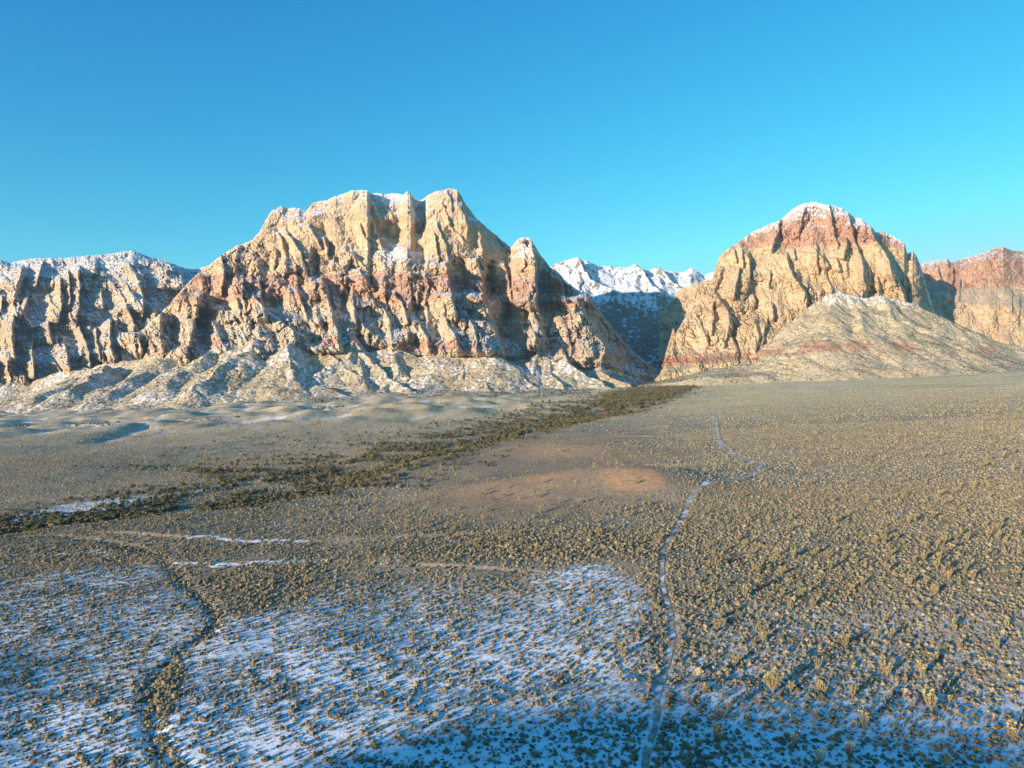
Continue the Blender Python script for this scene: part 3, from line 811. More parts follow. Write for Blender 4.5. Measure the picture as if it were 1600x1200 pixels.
mt_right, gr_ = make_relief('mountain', CR2, TO2, PR2, 1015, 1690, 470, 0.75, ED2,
                            dict(colour=colour_right, autopyr=6, knob=24.0, autox0=1085, rough=lambda px, py: 0.62 + 0.25 * sstep(400, 480, py), autoedge=60, autotop=0.75, bed=10.0, col=8, blk=14, topsnow=snow_right, dk=1.2), seed=9,
                            label='rounded rock mountain right of the canyon with a red cap over cream cliffs')
# its talus
AC2 = [(1000, 604, 2900), (1100, 575, 2700), (1180, 550, 2700), (1215, 520, 2730), (1250, 490, 2790), (1290, 466, 2850), (1312, 459, 2870), (1350, 464, 2880), (1372, 462, 2890), (1400, 470, 2900), (1440, 485, 2880), (1480, 500, 2850), (1510, 514, 2820), (1560, 535, 2780), (1600, 548, 2740), (1690, 566, 2700)]
AT2 = [(1000, 603, 2450), (1100, 590, 2380), (1300, 586, 2300), (1500, 582, 2300), (1690, 584, 2300)]
AS2 = [([(1312, 459, 2840), (1290, 500, 2650), (1260, 545, 2480), (1240, 572, 2380)], 0, 0.62, 60, 0.5), ([(1372, 462, 2850), (1400, 500, 2680), (1450, 545, 2480), (1480, 570, 2380)], 0, 0.62, 60, 0.5),
       ([(1330, 462, 2830), (1345, 510, 2600), (1350, 560, 2400)], 0, 0.6, 50, 0.5)]


def colour_talus(X, Y, z, slope, shade, PX, seed):
    t = np.zeros(z.shape + (3,)) + np.array([0.50, 0.41, 0.275])
    p = sstep(0.0, 0.3, fbm(X / 90, Y / 160, 2, seed + 51))[..., None]
    t = t * (1 - 0.5 * p) + np.array([0.50, 0.39, 0.23]) * 0.5 * p
    zw = z + 14 * fbm(X / 80, Y / 80, 3, seed + 50)
    r = (sstep(175, 190, zw) * sstep(232, 212, zw) * sstep(-0.15, 0.1, fbm(X / 130, Y / 130, 2, seed + 52) + 0.35 * sstep(1420, 1240, PX) - 0.1))[..., None]
    t = t * (1 - 0.7 * r) + BRICK * 1.05 * 0.7 * r
    veg = sstep(0.0, 0.3, fbm(X / 8, Y / 8, 2, seed + 61) + 0.45 * fbm(X / 60, Y / 160, 2, seed + 62))[..., None]
    t = t * (1 - 0.38 * veg) + SCRUB * 1.25 * 0.38 * veg
    n = fbm(X / 11, Y / 14, 3, seed + 70)
    snow = sstep(0.0, 0.25, n - 0.45 + 0.6 * sstep(340, 440, z)) * 0.8
    return t, snow


mt_talus, gt_ = make_mountain('hill', AC2, AT2, APT, 990, 1700, 2150, 3100, 1.2, 3.0, AS2, (),
                              dict(colour=colour_talus, det=0.20, calm=90, terr=0.0, warp=(20, 160, 6, 40), a1=90, a2=34, a3=8, blk=0, joint=0), back=0.1, seed=12,
                              label='scrub-dotted talus slope below the red-capped right mountain')


# snowy ridge behind the canyon
def colour_snowy(X, Y, z, slope, shade, PX, seed):
    t = np.zeros(z.shape + (3,)) + np.array([0.22, 0.19, 0.15])
    n = 1.7 * fbm(X / 34, Y / 60, 4, seed + 70)
    lim = 0.92 + 0.9 * n + 0.5 * sstep(500, 900, z) - 0.8 * sstep(760, 500, z)
    snow = sstep(lim + 0.2, lim - 0.2, slope)
    return t, snow * 0.92


CR3 = [(780, 440, 6070), (850, 425, 5970), (870, 413, 5970), (885, 408, 5970), (905, 404, 5970), (915, 408, 5970), (930, 415, 6020), (960, 419, 6070), (985, 417, 6070), (993, 414, 6070), (1005, 422, 6090), (1030, 419, 6070), (1045, 424, 6120), (1060, 428, 6170), (1080, 421, 6220), (1100, 430, 6270), (1115, 426, 6320), (1180, 430, 6370)]
TO3 = [(780, 575, 3900), (930, 580, 3850), (1030, 585, 3800), (1060, 575, 3900), (1180, 560, 4000)]
PR3 = [(0, 0), (0.25, 0.25), (0.5, 0.50), (0.62, 0.62), (0.72, 0.74), (0.88, 0.9), (1, 1)]
ST3 = [([(905, 405), (930, 440), (955, 452), (990, 475)], 150, 1.0, 60, 0.8), ([(993, 415), (1010, 440), (1035, 465)], 120, 1.0, 60, 0.8), ([(1030, 419), (1060, 445), (1080, 470)], 120, 1.0, 50, 0.8),
       ([(955, 452), (940, 500), (960, 540)], 200, 1.0, 60, 0.9), ([(1010, 500), (1000, 540), (1010, 570)], 150, 1.0, 60, 0.9)]
mt_snow, gs_ = make_mountain('mountain', CR3, TO3, PR3, 780, 1180, 3780, 6800, 1.3, 5.5, ST3, (),
                             dict(colour=colour_snowy, det=0.22, terr=0.0, a1=110, a2=50, a3=22, blk=16, joint=6, warp=(40, 250, 12, 70)), seed=15, label='distant snow-covered ridge seen through the canyon')
# shoulder of cream rock inside the canyon, right side
CR5 = [(1040, 480, 4300), (1055, 462, 4300), (1065, 450, 4250), (1080, 446, 4200), (1100, 440, 4150), (1130, 430, 4100), (1200, 430, 4100)]
TO5 = [(1040, 560, 3850), (1060, 540, 3800), (1100, 530, 3700), (1200, 530, 3600)]
mt_sh, _g5 = make_relief('mountain', CR5, TO5, PR2, 1030, 1200, 200, 0.9, (), dict(colour=colour_right, bed=9.0, autoedge=8), seed=17,
                         label='cream rock shoulder deep in the canyon')


# cliffs on the far left
def colour_far(X, Y, z, slope, shade, PX, seed):
    zw = z + 18 * fbm(X / 160, Y / 160, 3, seed + 50)
    t = bands(zw, [(0, CREAM * 0.85, 1), (330, np.array([0.44, 0.32, 0.22]), 20), (420, CREAM * 0.95, 20)])
    veg = sstep(1.5, 0.8, slope) * sstep(-0.25, 0.2, fbm(X / 14, Y / 14, 2, seed + 61))
    t = t * (1 - 0.75 * veg[..., None]) + SCRUB * 0.9 * 0.75 * veg[..., None]
    n = fbm(X / 18, Y / 18, 3, seed + 70) * 0.8
    t = t * 0.95  # slight darkening of the whole face, standing in for a cast shadow
    lim = 0.95 + 0.35 * sstep(450, 800, z) + 0.4 * np.clip(-shade, 0, 1) + 1.1 * n
    snow = sstep(lim + 0.15, lim - 0.15, slope) * (1 - 0.35 * veg)
    return t, snow * 0.9


CR4 = [(-240, 470, 4800), (-170, 420, 4750), (-80, 400, 4700), (0, 406, 4650), (15, 411, 4650), (40, 405, 4650), (60, 403, 4650), (100, 403, 4650), (130, 400, 4650), (170, 397, 4650), (205, 391, 4650), (230, 400, 4650), (260, 408, 4650), (290, 420, 4650), (305, 421, 4700), (325, 415, 4750), (380, 425, 4750)]
TO4 = [(-240, 612, 3300), (-80, 610, 3250), (0, 606, 3250), (60, 600, 3230), (150, 585, 3250), (250, 570, 3350), (380, 560, 3500)]
PR4 = [(0, 0), (0.1, 0.18), (0.3, 0.30), (0.42, 0.52), (0.6, 0.68), (0.7, 0.84), (0.85, 0.93), (1, 1)]
ED4 = [([(106, 425), (109, 450), (108, 478)], 90, 12, 2), ([(123, 422), (124, 470), (118, 502)], 110, 18, 3), ([(94, 436), (96, 475), (91, 498)], 80, 22, 3), ([(66, 412), (60, 430), (54, 448)], 70, 16, 3), ([(208, 412), (222, 430), (226, 450)], 60, 30, 4),
       ([(216, 446), (224, 462), (222, 484)], 110, 52, 4), ([(268, 410), (282, 425), (286, 448)], 120, 75, 6), ([(158, 455), (160, 480)], 60, 16, 3), ([(172, 503), (170, 530), (178, 562)], 120, 26, 4), ([(198, 478), (212, 512), (222, 548)], 90, 24, 4),
       ([(243, 478), (240, 510), (250, 545)], 90, 26, 4), ([(50, 538), (53, 588)], 110, 18, 3), ([(100, 538), (110, 585)], 80, 14, 3), ([(124, 512), (137, 542), (141, 574)], 95, 22, 3), ([(148, 516), (156, 560)], 70, 14, 3), ([(20, 495), (18, 530), (24, 560)], 120, 22, 4),
       ([(42, 468), (30, 495)], 80, 24, 4), ([(35, 418), (26, 445), (20, 470)], 130, 40, 12), ([(150, 404), (148, 425)], 60, 40, 6), ([(75, 505), (80, 535)], 80, 22, 3), ([(300, 440), (306, 470), (300, 500)], 120, 30, 6), ([(190, 520), (196, 550)], 60, 14, 3)]
mt_far, gf_ = make_relief('mountain', CR4, TO4, PR4, -240, 380, 400, 0.9, ED4,
                          dict(colour=colour_far, autopyr=22, autoedge=100, autotop=0.85, bed=16.0, col=17, jag=0.9, dk=1.6), seed=23,
                          label='dark snow-streaked cliffs at the far left behind the main mountain')

# far right wall
def colour_fr(X, Y, z, slope, shade, PX, seed):
    pyv = 600 - F * (z - CAMZ) / Y
    zw = z + 10 * fbm(X / 160, Y / 160, 3, seed + 50) - 0.10 * (X - 2200)
    t = bands(zw, [(0, CREAM * 1.05, 1), (560, BROWN * 1.45, 14), (760, RED * 1.0, 30)])
    lay = strata(z, X, Y, seed)[..., None]
    t = t * (0.9 + 0.2 * lay)
    n = fbm(X / 18, Y / 18, 3, seed + 70) * 0.5
    lim = 0.2 + 0.4 * sstep(600, 800, z) + 1.0 * n
    return t, sstep(lim + 0.12, lim - 0.12, slope) * 0.8


CR6 = [(1400, 415, 4200), (1437, 412, 4180), (1460, 407, 4180), (1480, 404, 4180), (1486, 411, 4200), (1500, 406, 4050), (1510, 402, 4050), (1530, 397, 4050), (1555, 388, 4050), (1568, 386, 4050), (1580, 391, 4100), (1600, 394, 4150), (1700, 400, 4200), (1760, 420, 4250), (1830, 470, 4300), (1900, 560, 4300)]
TO6 = [(1400, 500, 3650), (1470, 500, 3600), (1500, 520, 3500), (1530, 535, 3450), (1600, 548, 3400), (1700, 560, 3400), (1900, 575, 3500)]
PR6 = [(0, 0), (0.15, 0.2), (0.3, 0.42), (0.5, 0.52), (0.72, 0.62), (0.85, 0.9), (1, 1)]
ST6 = [([(1482, 405), (1484, 430), (1486, 445)], 50, 3, 25, 1.6), ([(1555, 470), (1570, 500), (1590, 530)], 60, 2, 40, 1.3), ([(1600, 440), (1560, 455), (1530, 475), (1515, 500)], 60, 2, 40, 1.2)]
mt_fr, _g6 = make_relief('mountain', CR6, TO6, PR6, 1395, 1900, 330, 0.9, [([(1486, 408), (1489, 430), (1486, 450)], 70, 30, 3), ([(1500, 440), (1497, 470)], 30, 20, 3), ([(1581, 455), (1582, 490)], 30, 20, 2), ([(1560, 480), (1556, 515)], 24, 20, 3)],
                         dict(colour=colour_fr, rough=lambda px, py: 0.42 + 0 * px, autoedge=22, bed=9.0, jag=0.8), seed=27,
                         label='brown-topped cream cliff wall at the far right edge behind the right mountain')


# ------------------------------------------------------------------ ground sheet
def ground_material():
    m = bpy.data.materials.new('desert_soil'); t = NT(m)
    pos = t.new('ShaderNodeNewGeometry').outputs['Position']
    at = lambda n: t.new('ShaderNodeAttribute', attribute_name=n).outputs['Fac']
    snow, red, plain, dark, far = at('snow'), at('red'), at('plain'), at('dark'), at('far')
    n1 = t.noise(pos, 0.035, 5, 0.6); n2 = t.noise(pos, 0.5, 4, 0.7); n3 = t.noise(pos, 2.2, 3, 0.6)
    c = t.mix(t.maprange(n1, 0.35, 0.65), (0.30, 0.235, 0.17), (0.42, 0.335, 0.24))
    c = t.mix(t.math('MULTIPLY', plain, 0.6), c, (0.27, 0.19, 0.135))
    red = t.math('MULTIPLY', red, t.maprange(n2, 0.3, 0.6, 1.0, 0.6))
    c = t.mix(red, c, (0.56, 0.31, 0.16))
    sx = t.new('ShaderNodeSeparateXYZ'); t.l.new(pos, sx.inputs[0])
    c = t.mix(far, c, t.mix(t.maprange(sx.outputs[0], -600.0, 600.0), (0.68, 0.55, 0.37), (0.90, 0.71, 0.39)))  # far soil lightened, most at right, in place of sun on the tilted fan
    stx = t.new('ShaderNodeMapping'); stx.inputs['Scale'].default_value = (0.0035, 0.009, 0.0)
    t.l.new(pos, stx.inputs[0])
    n5 = t.noise(stx.outputs[0], 1.0, 5, 0.65)
    c = t.mix(t.math('MULTIPLY', t.maprange(n5, 0.5, 0.62), t.math('MULTIPLY', far, 0.6)), c, (0.84, 0.72, 0.52))
    c = t.mix(t.math('MULTIPLY', t.maprange(n5, 0.47, 0.38), t.math('MULTIPLY', far, 0.55)), c, (0.36, 0.29, 0.19))
    c = t.mix(t.maprange(n2, 0.45, 0.6, 0.0, 0.55), c, (0.14, 0.12, 0.075))
    c = t.mix(t.math('MULTIPLY', dark, 0.55, True), c, (0.17, 0.145, 0.095))
    # far scrub that is too small for shapes of its own
    n4 = t.noise(pos, 0.16, 6, 0.85)
    c = t.mix(t.math('MULTIPLY', t.maprange(n4, 0.48, 0.62), t.math('MULTIPLY', far, 0.5)), c, (0.10, 0.10, 0.05))
    sn = t.noise(pos, 0.45, 6, 0.75)
    th = t.math('SUBTRACT', t.math('ADD', t.math('MULTIPLY', sn, 0.9), t.math('MULTIPLY', n3, 0.25)), t.math('SUBTRACT', 0.93, t.math('MULTIPLY', snow, 0.62)))
    sf = t.maprange(th, -0.07, 0.09)
    c = t.mix(sf, c, (0.80, 0.83, 0.88))
    t.l.new(c, t.b.inputs['Base Color'])
    bp = t.new('ShaderNodeBump'); bp.inputs['Strength'].default_value = 0.35; bp.inputs['Distance'].default_value = 0.6
    h = t.math('ADD', n2, t.math('ADD', t.math('MULTIPLY', n3, 0.3), t.math('MULTIPLY', n4, 0.0)))
    t.l.new(h, bp.inputs['Height']); t.l.new(bp.outputs[0], t.b.inputs['Normal'])
    return m


def ground_rows():
    r = [-400.0, -100.0, 20.0, 60.0, 90.0]
    y = 110.0
    while y < 3600:
        r.append(y); y += max(0.45, y * y / (CAMZ * F) * 1.3) if y < 1500 else y * 0.012
    while y < 42000:
        r.append(y); y *= 1.09
    return np.array(r)


rows = ground_rows()
cols = np.linspace(-1.05, 1.05, 1100)
U, Yg = np.meshgrid(cols, rows)
Xg = U * np.maximum(Yg, 120)
zg = ground(Xg, Yg)
snow_, red_, plain_, dark_ = ground_fields(Xg, np.maximum(Yg, 100))
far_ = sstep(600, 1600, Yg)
dw_, _, _ = polydist(Xg, np.maximum(Yg, 100), WASH)
dark_ = np.maximum(dark_, 1.3 * sstep(110, 20, dw_ + 30 * fbm(Xg / 50, Yg / 50, 3, 47)) * (Yg > 300))
gm = np_mesh('ground', np.stack([Xg, Yg, zg], -1).reshape(-1, 3), grid_faces(len(rows), len(cols)), ground_material(),
             attrs=dict(snow=snow_.ravel(), red=red_.ravel(), plain=plain_.ravel(), dark=dark_.ravel(), far=far_.ravel()), smooth=True)
tag(link('ground', gm), 'desert plain of scrub and thin snow below the mountains', 'ground', kind='structure')
print('ground verts', len(gm.vertices))



# unseen hill added behind the camera, its crest shaped to shade the nearest ground
ha = np.linspace(-900, -250, 90); hc = np.linspace(-900, 900, 200)
HC, HA = np.meshgrid(hc, ha)
HX, HY = (HA + HC) / math.sqrt(2), (HA - HC) / math.sqrt(2)
alim = np.interp(HC, [-900, -420, -231, -150, -134, -117, -95, -73, -36, 0, 120, 400, 900], [-60, -10, 35, 10, 30, 92, 122, 140, 162, 176, 176, 60, -60])
zt = G0((alim + HC) / math.sqrt(2), (alim - HC) / math.sqrt(2))
hb = ground(HX, HY) - 6
top = zt + 0.5 + math.tan(R(SUN_EL)) * (alim + 520) + 3.0 * fbm(HC / 40, HC * 0, 4, 203)
hzz = hb + (top - hb) * np.exp(-((HA + 520) / 150.0) ** 2)
tag(link('hill', np_mesh('hill', np.stack([HX, HY, hzz], -1).reshape(-1, 3), grid_faces(90, 200), gm.materials[0], attrs=dict(snow=np.full(hzz.size, 0.4)), smooth=True)),
    'unseen hill added behind the viewpoint to shade the nearest ground', 'hill', kind='structure')


def mesh_z(X, Y):
    i = np.clip(np.searchsorted(rows, Y) - 1, 0, len(rows) - 2); fy = (Y - rows[i]) / (rows[i + 1] - rows[i])
    cj = (X / np.maximum(Y, 120) + 1.05) / 2.1 * (len(cols) - 1); j = np.clip(cj.astype(int), 0, len(cols) - 2); fx = cj - j
    return (zg[i, j] * (1 - fx) + zg[i, j + 1] * fx) * (1 - fy) + (zg[i + 1, j] * (1 - fx) + zg[i + 1, j + 1] * fx) * fy


#--PLANTS--
# ------------------------------------------------------------------ trail and road
def ribbon(name, P, width, mat, label, cat, lift=0.06, seed=0, step=1.5, grow=0.0):
    P = np.array(P); seg = np.hypot(*(P[1:] - P[:-1]).T); s = np.concatenate([[0], np.cumsum(seg)])
    # smooth resample (Catmull-Rom like through cubic easing of many points)
    q = np.arange(0, s[-1], step)
    x = np.interp(q, s, P[:, 0]); y = np.interp(q, s, P[:, 1])
    k = max(3, int(9 / step)) | 1
    ker = np.hanning(k + 2)[1:-1]; ker /= ker.sum()
    pad = k // 2
    x = np.convolve(np.pad(x, pad, 'edge'), ker, 'valid'); y = np.convolve(np.pad(y, pad, 'edge'), ker, 'valid')
    wob = fbm(q / 14, q * 0 + seed, 3, 91) * 0.7
    tx = np.gradient(x); ty = np.gradient(y); L = np.hypot(tx, ty); nx, ny = ty / L, -tx / L
    x = x + nx * wob; y = y + ny * wob
    w = (width + grow * sstep(250, 620, y)) * (1 + 0.35 * fbm(q / 6, q * 0 + 5, 2, 95))
    K = 5
    off = np.linspace(-0.5, 0.5, K)
    VX = x[:, None] + nx[:, None] * w[:, None] * off; VY = y[:, None] + ny[:, None] * w[:, None] * off
    VZ = mesh_z(VX, VY) + lift
    me = np_mesh(name, np.stack([VX, VY, VZ], -1).reshape(-1, 3), grid_faces(len(x), K), mat, smooth=True)
    return tag(link(name, me), label, cat, kind='structure')


def path_material(name, snowy):
    m = bpy.data.materials.new(name); t = NT(m)
    pos = t.new('ShaderNodeNewGeometry').outputs['Position']
    c = t.mix(t.maprange(t.noise(pos, 0.6, 4, 0.6), 0.4, 0.6), (0.46, 0.37, 0.27), (0.28, 0.22, 0.16))
    s = t.noise(pos, 0.12, 4, 0.7)
    if snowy: c = t.mix(t.maprange(s, 0.49, 0.60, 0, 0.8), c, (0.84, 0.86, 0.90))
    t.l.new(c, t.b.inputs['Base Color'])
    return m


ribbon('path', TRAIL, 1.35, path_material('trodden_earth', True), 'narrow snowy foot trail winding from the foreground toward the canyon', 'path', seed=1, grow=5.5)
ribbon('path', ROAD, 3.0, path_material('pale_dirt', False), 'straight pale dirt track crossing the plain at far left', 'path', seed=2, lift=0.25)
ribbon('path', wpts([(470,1200),(520,1172),(570,1150),(620,1136),(680,1120),(760,1100),(850,1090),(940,1078)]), 1.5, path_material('faint_earth', True), 'faint earth track across the snow at the bottom centre', 'path', seed=3)


# ------------------------------------------------------------------ plants
def foliage_material(name, ramp, trans=0.0):
    m = bpy.data.materials.new(name); t = NT(m)
    oi = t.new('ShaderNodeObjectInfo').outputs['Random']
    rp = t.new('ShaderNodeValToRGB'); rp.color_ramp.interpolation = 'LINEAR'
    els = rp.color_ramp.elements
    while len(els) < len(ramp): els.new(0.5)
    for e, (p, c) in zip(els, ramp): e.position = p; e.color = (*c, 1)
    t.l.new(oi, rp.inputs[0])
    g = t.new('ShaderNodeNewGeometry')
    n = t.noise(g.outputs['Position'], 3.0, 2, 0.6)
    v = t.maprange(n, 0.3, 0.7, 0.75, 1.2)
    cv = t.n.new('ShaderNodeCombineColor')
    for i in range(3): t.l.new(v, cv.inputs[i])
    t.l.new(t.mix(1.0, rp.outputs[0], cv.outputs[0], 'MULTIPLY'), t.b.inputs['Base Color'])
    return m


M_SHRUB = foliage_material('dry_twigs', [(0.0, (0.10, 0.095, 0.06)), (0.2, (0.30, 0.25, 0.165)), (0.38, (0.16, 0.15, 0.095)), (0.55, (0.40, 0.32, 0.20)), (0.7, (0.20, 0.19, 0.13)), (0.85, (0.33, 0.22, 0.14)), (0.93, (0.42, 0.36, 0.24)), (1.0, (0.23, 0.22, 0.13))])
M_YUCCA = foliage_material('yucca_leaves', [(0.0, (0.48, 0.42, 0.15)), (0.4, (0.56, 0.46, 0.19)), (0.7, (0.38, 0.38, 0.13)), (1.0, (0.58, 0.42, 0.2))])
M_BARK = foliage_material('yucca_bark', [(0.0, (0.20, 0.15, 0.10)), (1.0, (0.26, 0.20, 0.13))])
M_BUSH = foliage_material('evergreen_leaves', [(0.0, (0.085, 0.085, 0.045)), (0.4, (0.155, 0.14, 0.07)), (0.7, (0.11, 0.105, 0.055)), (0.85, (0.24, 0.18, 0.11)), (1.0, (0.18, 0.165, 0.09))])
M_SLOPE = foliage_material('slope_scrub_leaves', [(0.0, (0.035, 0.04, 0.02)), (0.6, (0.07, 0.07, 0.033)), (1.0, (0.13, 0.115, 0.06))])


def ico(sub):
    import bmesh
    bm = bmesh.new(); bmesh.ops.create_icosphere(bm, subdivisions=sub, radius=1.0)
    v = np.array([x.co[:] for x in bm.verts]); f = np.array([[q.index for q in x.verts] for x in bm.faces]); bm.free()
    return v, f


def dome_mesh(name, mat, sub, spikes, seed, flat=0.62, lump=0.25, spike=0.22):
    """low bush: a lumpy core wrapped in small twig-sized faces"""
    r = np.random.RandomState(seed)
    v, f = ico(sub)
    v = v[:, :]
    n = np.array([0.6 * math.sin(5 * a + seed) + 0.5 * math.sin(7 * b + 2 * seed) + 0.4 * math.sin(6 * c + 3 * seed) for a, b, c in v])
    v = v * (0.82 + lump * n * 0.6 + r.uniform(-lump, lump, len(v)) * 0.35)[:, None]
    v[:, 2] = np.maximum(v[:, 2], -0.35) * flat + 0.12
    v[:, :2] *= 0.41 * r.uniform(0.8, 1.2, 2); v[:, 2] *= 0.85
    vs, fs = [v], [f]; k = len(v)
    for _ in range(spikes):
        d = r.normal(size=3); d[2] = abs(d[2]) * 0.9; d /= np.linalg.norm(d)
        b = np.array([d[0] * 0.36, d[1] * 0.36, d[2] * 0.44 * flat + 0.10]) * r.uniform(0.7, 1.0)
        tip = b + d * spike * r.uniform(0.5, 1.2) + [0, 0, 0.05]
        s = np.cross(d, r.normal(size=3)); s /= np.linalg.norm(s) + 1e-6; s *= 0.05
        vs.append(np.array([b - s, b + s, tip])); fs.append(np.array([[k, k + 1, k + 2]])); k += 3
    return np_mesh(name, np.concatenate(vs), np.concatenate(fs), mat)


def leafy_crown(name, mat, n, seed, w=1.0, h=0.8, size=0.09, clumps=9):
    """crown of many leaf-clump faces spread through several uneven masses, with gaps between them"""
    r = np.random.RandomState(seed)
    cs = [(r.uniform(-0.32, 0.32) * w, r.uniform(-0.32, 0.32) * w, h * r.uniform(0.3, 0.75), r.uniform(0.16, 0.30)) for _ in range(clumps)]
    V, Fc = [], []; k = 0
    for _ in range(n):
        c = cs[r.randint(clumps)]
        d = r.normal(size=3); d /= np.linalg.norm(d); rad = c[3] * r.uniform(0.55, 1.0)
        p = np.array(c[:3]) + d * rad * np.array([1, 1, 0.8]); p[2] = max(p[2], 0.03)
        a = np.cross(d, r.normal(size=3)); a /= np.linalg.norm(a); b = np.cross(d, a)
        s = size * r.uniform(0.6, 1.3)
        V += [p + a * s, p + b * s, p - a * s * 0.8, p - b * s]; Fc.append([k, k + 1, k + 2, k + 3]); k += 4
    return np_mesh(name, np.array(V), np.array(Fc), mat)


def tube(V, Fc, a, b, ra, rb, n=6):
    a, b = np.array(a, float), np.array(b, float); d = b - a; d /= np.linalg.norm(d)
    s = np.cross(d, [0.3, 0.9, 0.1]); s /= np.linalg.norm(s); u = np.cross(d, s); k = len(V)
    for p, rr in ((a, ra), (b, rb)):
        for i in range(n):
            t = 2 * math.pi * i / n; V.append(p + (s * math.cos(t) + u * math.sin(t)) * rr)
    for i in range(n):
        j = (i + 1) % n; Fc.append([k + i, k + j, k + n + j, k + n + i])


def yucca_meshes(i, seed):
    """tapered trunk splitting into upright arms, every arm sleeved in stiff blade leaves; unit height about 1"""
    r = random.Random(seed)
    V, Fc, LV, LF = [], [], [], []
    arms = r.randint(5, 9) if i % 4 else r.randint(10, 14)
    fork = r.uniform(0.05, 0.18)
    tube(V, Fc, (0, 0, -0.05), (0, 0, fork), 0.055, 0.045)
    for a in range(arms):
        az = 2 * math.pi * a / arms + r.uniform(-0.4, 0.4)
        out = r.uniform(0.08, 0.34); top = r.uniform(0.55, 1.0)
        m = Vector((math.cos(az) * out * 0.7, math.sin(az) * out * 0.7, fork + (top - fork) * 0.4))
        e = Vector((math.cos(az) * out * 1.1, math.sin(az) * out * 1.1, top))
        tube(V, Fc, (0, 0, fork * 0.8), m, 0.035, 0.026); tube(V, Fc, m, e, 0.026, 0.018)
        L0 = Vector((0, 0, fork)).lerp(m, 0.55)
        pts = [(L0, m), (m, e)]
        for (p, q), cnt in zip(pts, (12, 26)):
            for _ in range(cnt):
                c = p.lerp(q, r.random()); d = (q - p).normalized()
                sd = Vector((r.gauss(0, 1), r.gauss(0, 1), r.gauss(0, 0.6))); sd = (sd - d * sd.dot(d)).normalized()
                ln = r.uniform(0.06, 0.10); tip = c + sd * ln + d * ln * 0.8
                w = d.cross(sd) * 0.024; k = len(LV)
                LV += [c - w, c + w, tip]; LF.append([k, k + 1, k + 2])
        for _ in range(14):
            d = Vector((r.gauss(0, .6), r.gauss(0, .6), abs(r.gauss(0.7, .5)))).normalized()
            w = d.cross(Vector((r.random(), r.random(), .2))).normalized() * 0.026; k = len(LV)
            LV += [e - w, e + w, e + d * r.uniform(0.07, 0.11)]; LF.append([k, k + 1, k + 2])
    t = np_mesh('yucca_trunk', np.array([tuple(v) for v in V]), np.array(Fc), M_BARK)
    c = np_mesh('yucca_crown', np.array([tuple(v) for v in LV]), np.array(LF), M_YUCCA)
    # one mesh of both for those too far away to show parts
    VV = np.array([tuple(v) for v in V] + [tuple(v) for v in LV])
    both = np_mesh('yucca_whole', np.array([tuple(v) for v in LV]), np.array(LF), M_YUCCA)
    return t, c, both


def instancer(name, pts, scl, rot, idx, protos, label, cat):
    """a countless mass of plants as one object"""
    me = bpy.data.meshes.new(name)
    me.vertices.add(len(pts)); me.vertices.foreach_set('co', np.ascontiguousarray(pts, np.float32).ravel())
    for n, v, ty in (('scl', scl, 'FLOAT'), ('rotz', rot, 'FLOAT'), ('idx', idx, 'INT')):
        a = me.attributes.new(n, ty, 'POINT'); a.data.foreach_set('value', np.ascontiguousarray(v, np.float32 if ty == 'FLOAT' else np.int32))
    o = link(name, me)
    colp = bpy.data.collections.new(name + '_kinds')
    for i, pm in enumerate(protos):
        po = bpy.data.objects.new('%s_kind_%02d' % (name, i), pm); colp.objects.link(po)
    ng = bpy.data.node_groups.new(name, 'GeometryNodeTree')
    ng.interface.new_socket('Geometry', in_out='INPUT', socket_type='NodeSocketGeometry')
    ng.interface.new_socket('Geometry', in_out='OUTPUT', socket_type='NodeSocketGeometry')
    N, L = ng.nodes, ng.links
    gi, go = N.new('NodeGroupInput'), N.new('NodeGroupOutput')
    ci = N.new('GeometryNodeCollectionInfo'); ci.inputs['Collection'].default_value = colp
    ci.inputs['Separate Children'].default_value = True; ci.inputs['Reset Children'].default_value = True
    ip = N.new('GeometryNodeInstanceOnPoints'); ip.inputs['Pick Instance'].default_value = True

    def attr(n, ty):
        a = N.new('GeometryNodeInputNamedAttribute'); a.data_type = ty; a.inputs[0].default_value = n; return a.outputs[0]
    cx = N.new('ShaderNodeCombineXYZ'); L.new(attr('rotz', 'FLOAT'), cx.inputs[2])
    L.new(gi.outputs[0], ip.inputs['Points']); L.new(ci.outputs[0], ip.inputs['Instance'])
    L.new(attr('idx', 'INT'), ip.inputs['Instance Index']); L.new(cx.outputs[0], ip.inputs['Rotation'])
    L.new(attr('scl', 'FLOAT'), ip.inputs['Scale']); L.new(ip.outputs[0], go.inputs[0])
    o.modifiers.new('scatter', 'NODES').node_group = ng
    return tag(o, label, cat, kind='stuff')


rs = np.random.RandomState(5)
UM = 0.86


def scatter(y0, y1, dens):
    n = int(dens * UM * (y1 * y1 - y0 * y0))
    Y = np.sqrt(rs.rand(n) * (y1 * y1 - y0 * y0) + y0 * y0); u = rs.uniform(-UM, UM, n)
    return u * Y, Y


def trail_dist(X, Y):
    d1, _, _ = polydist(X, Y, TRAIL)
    return d1


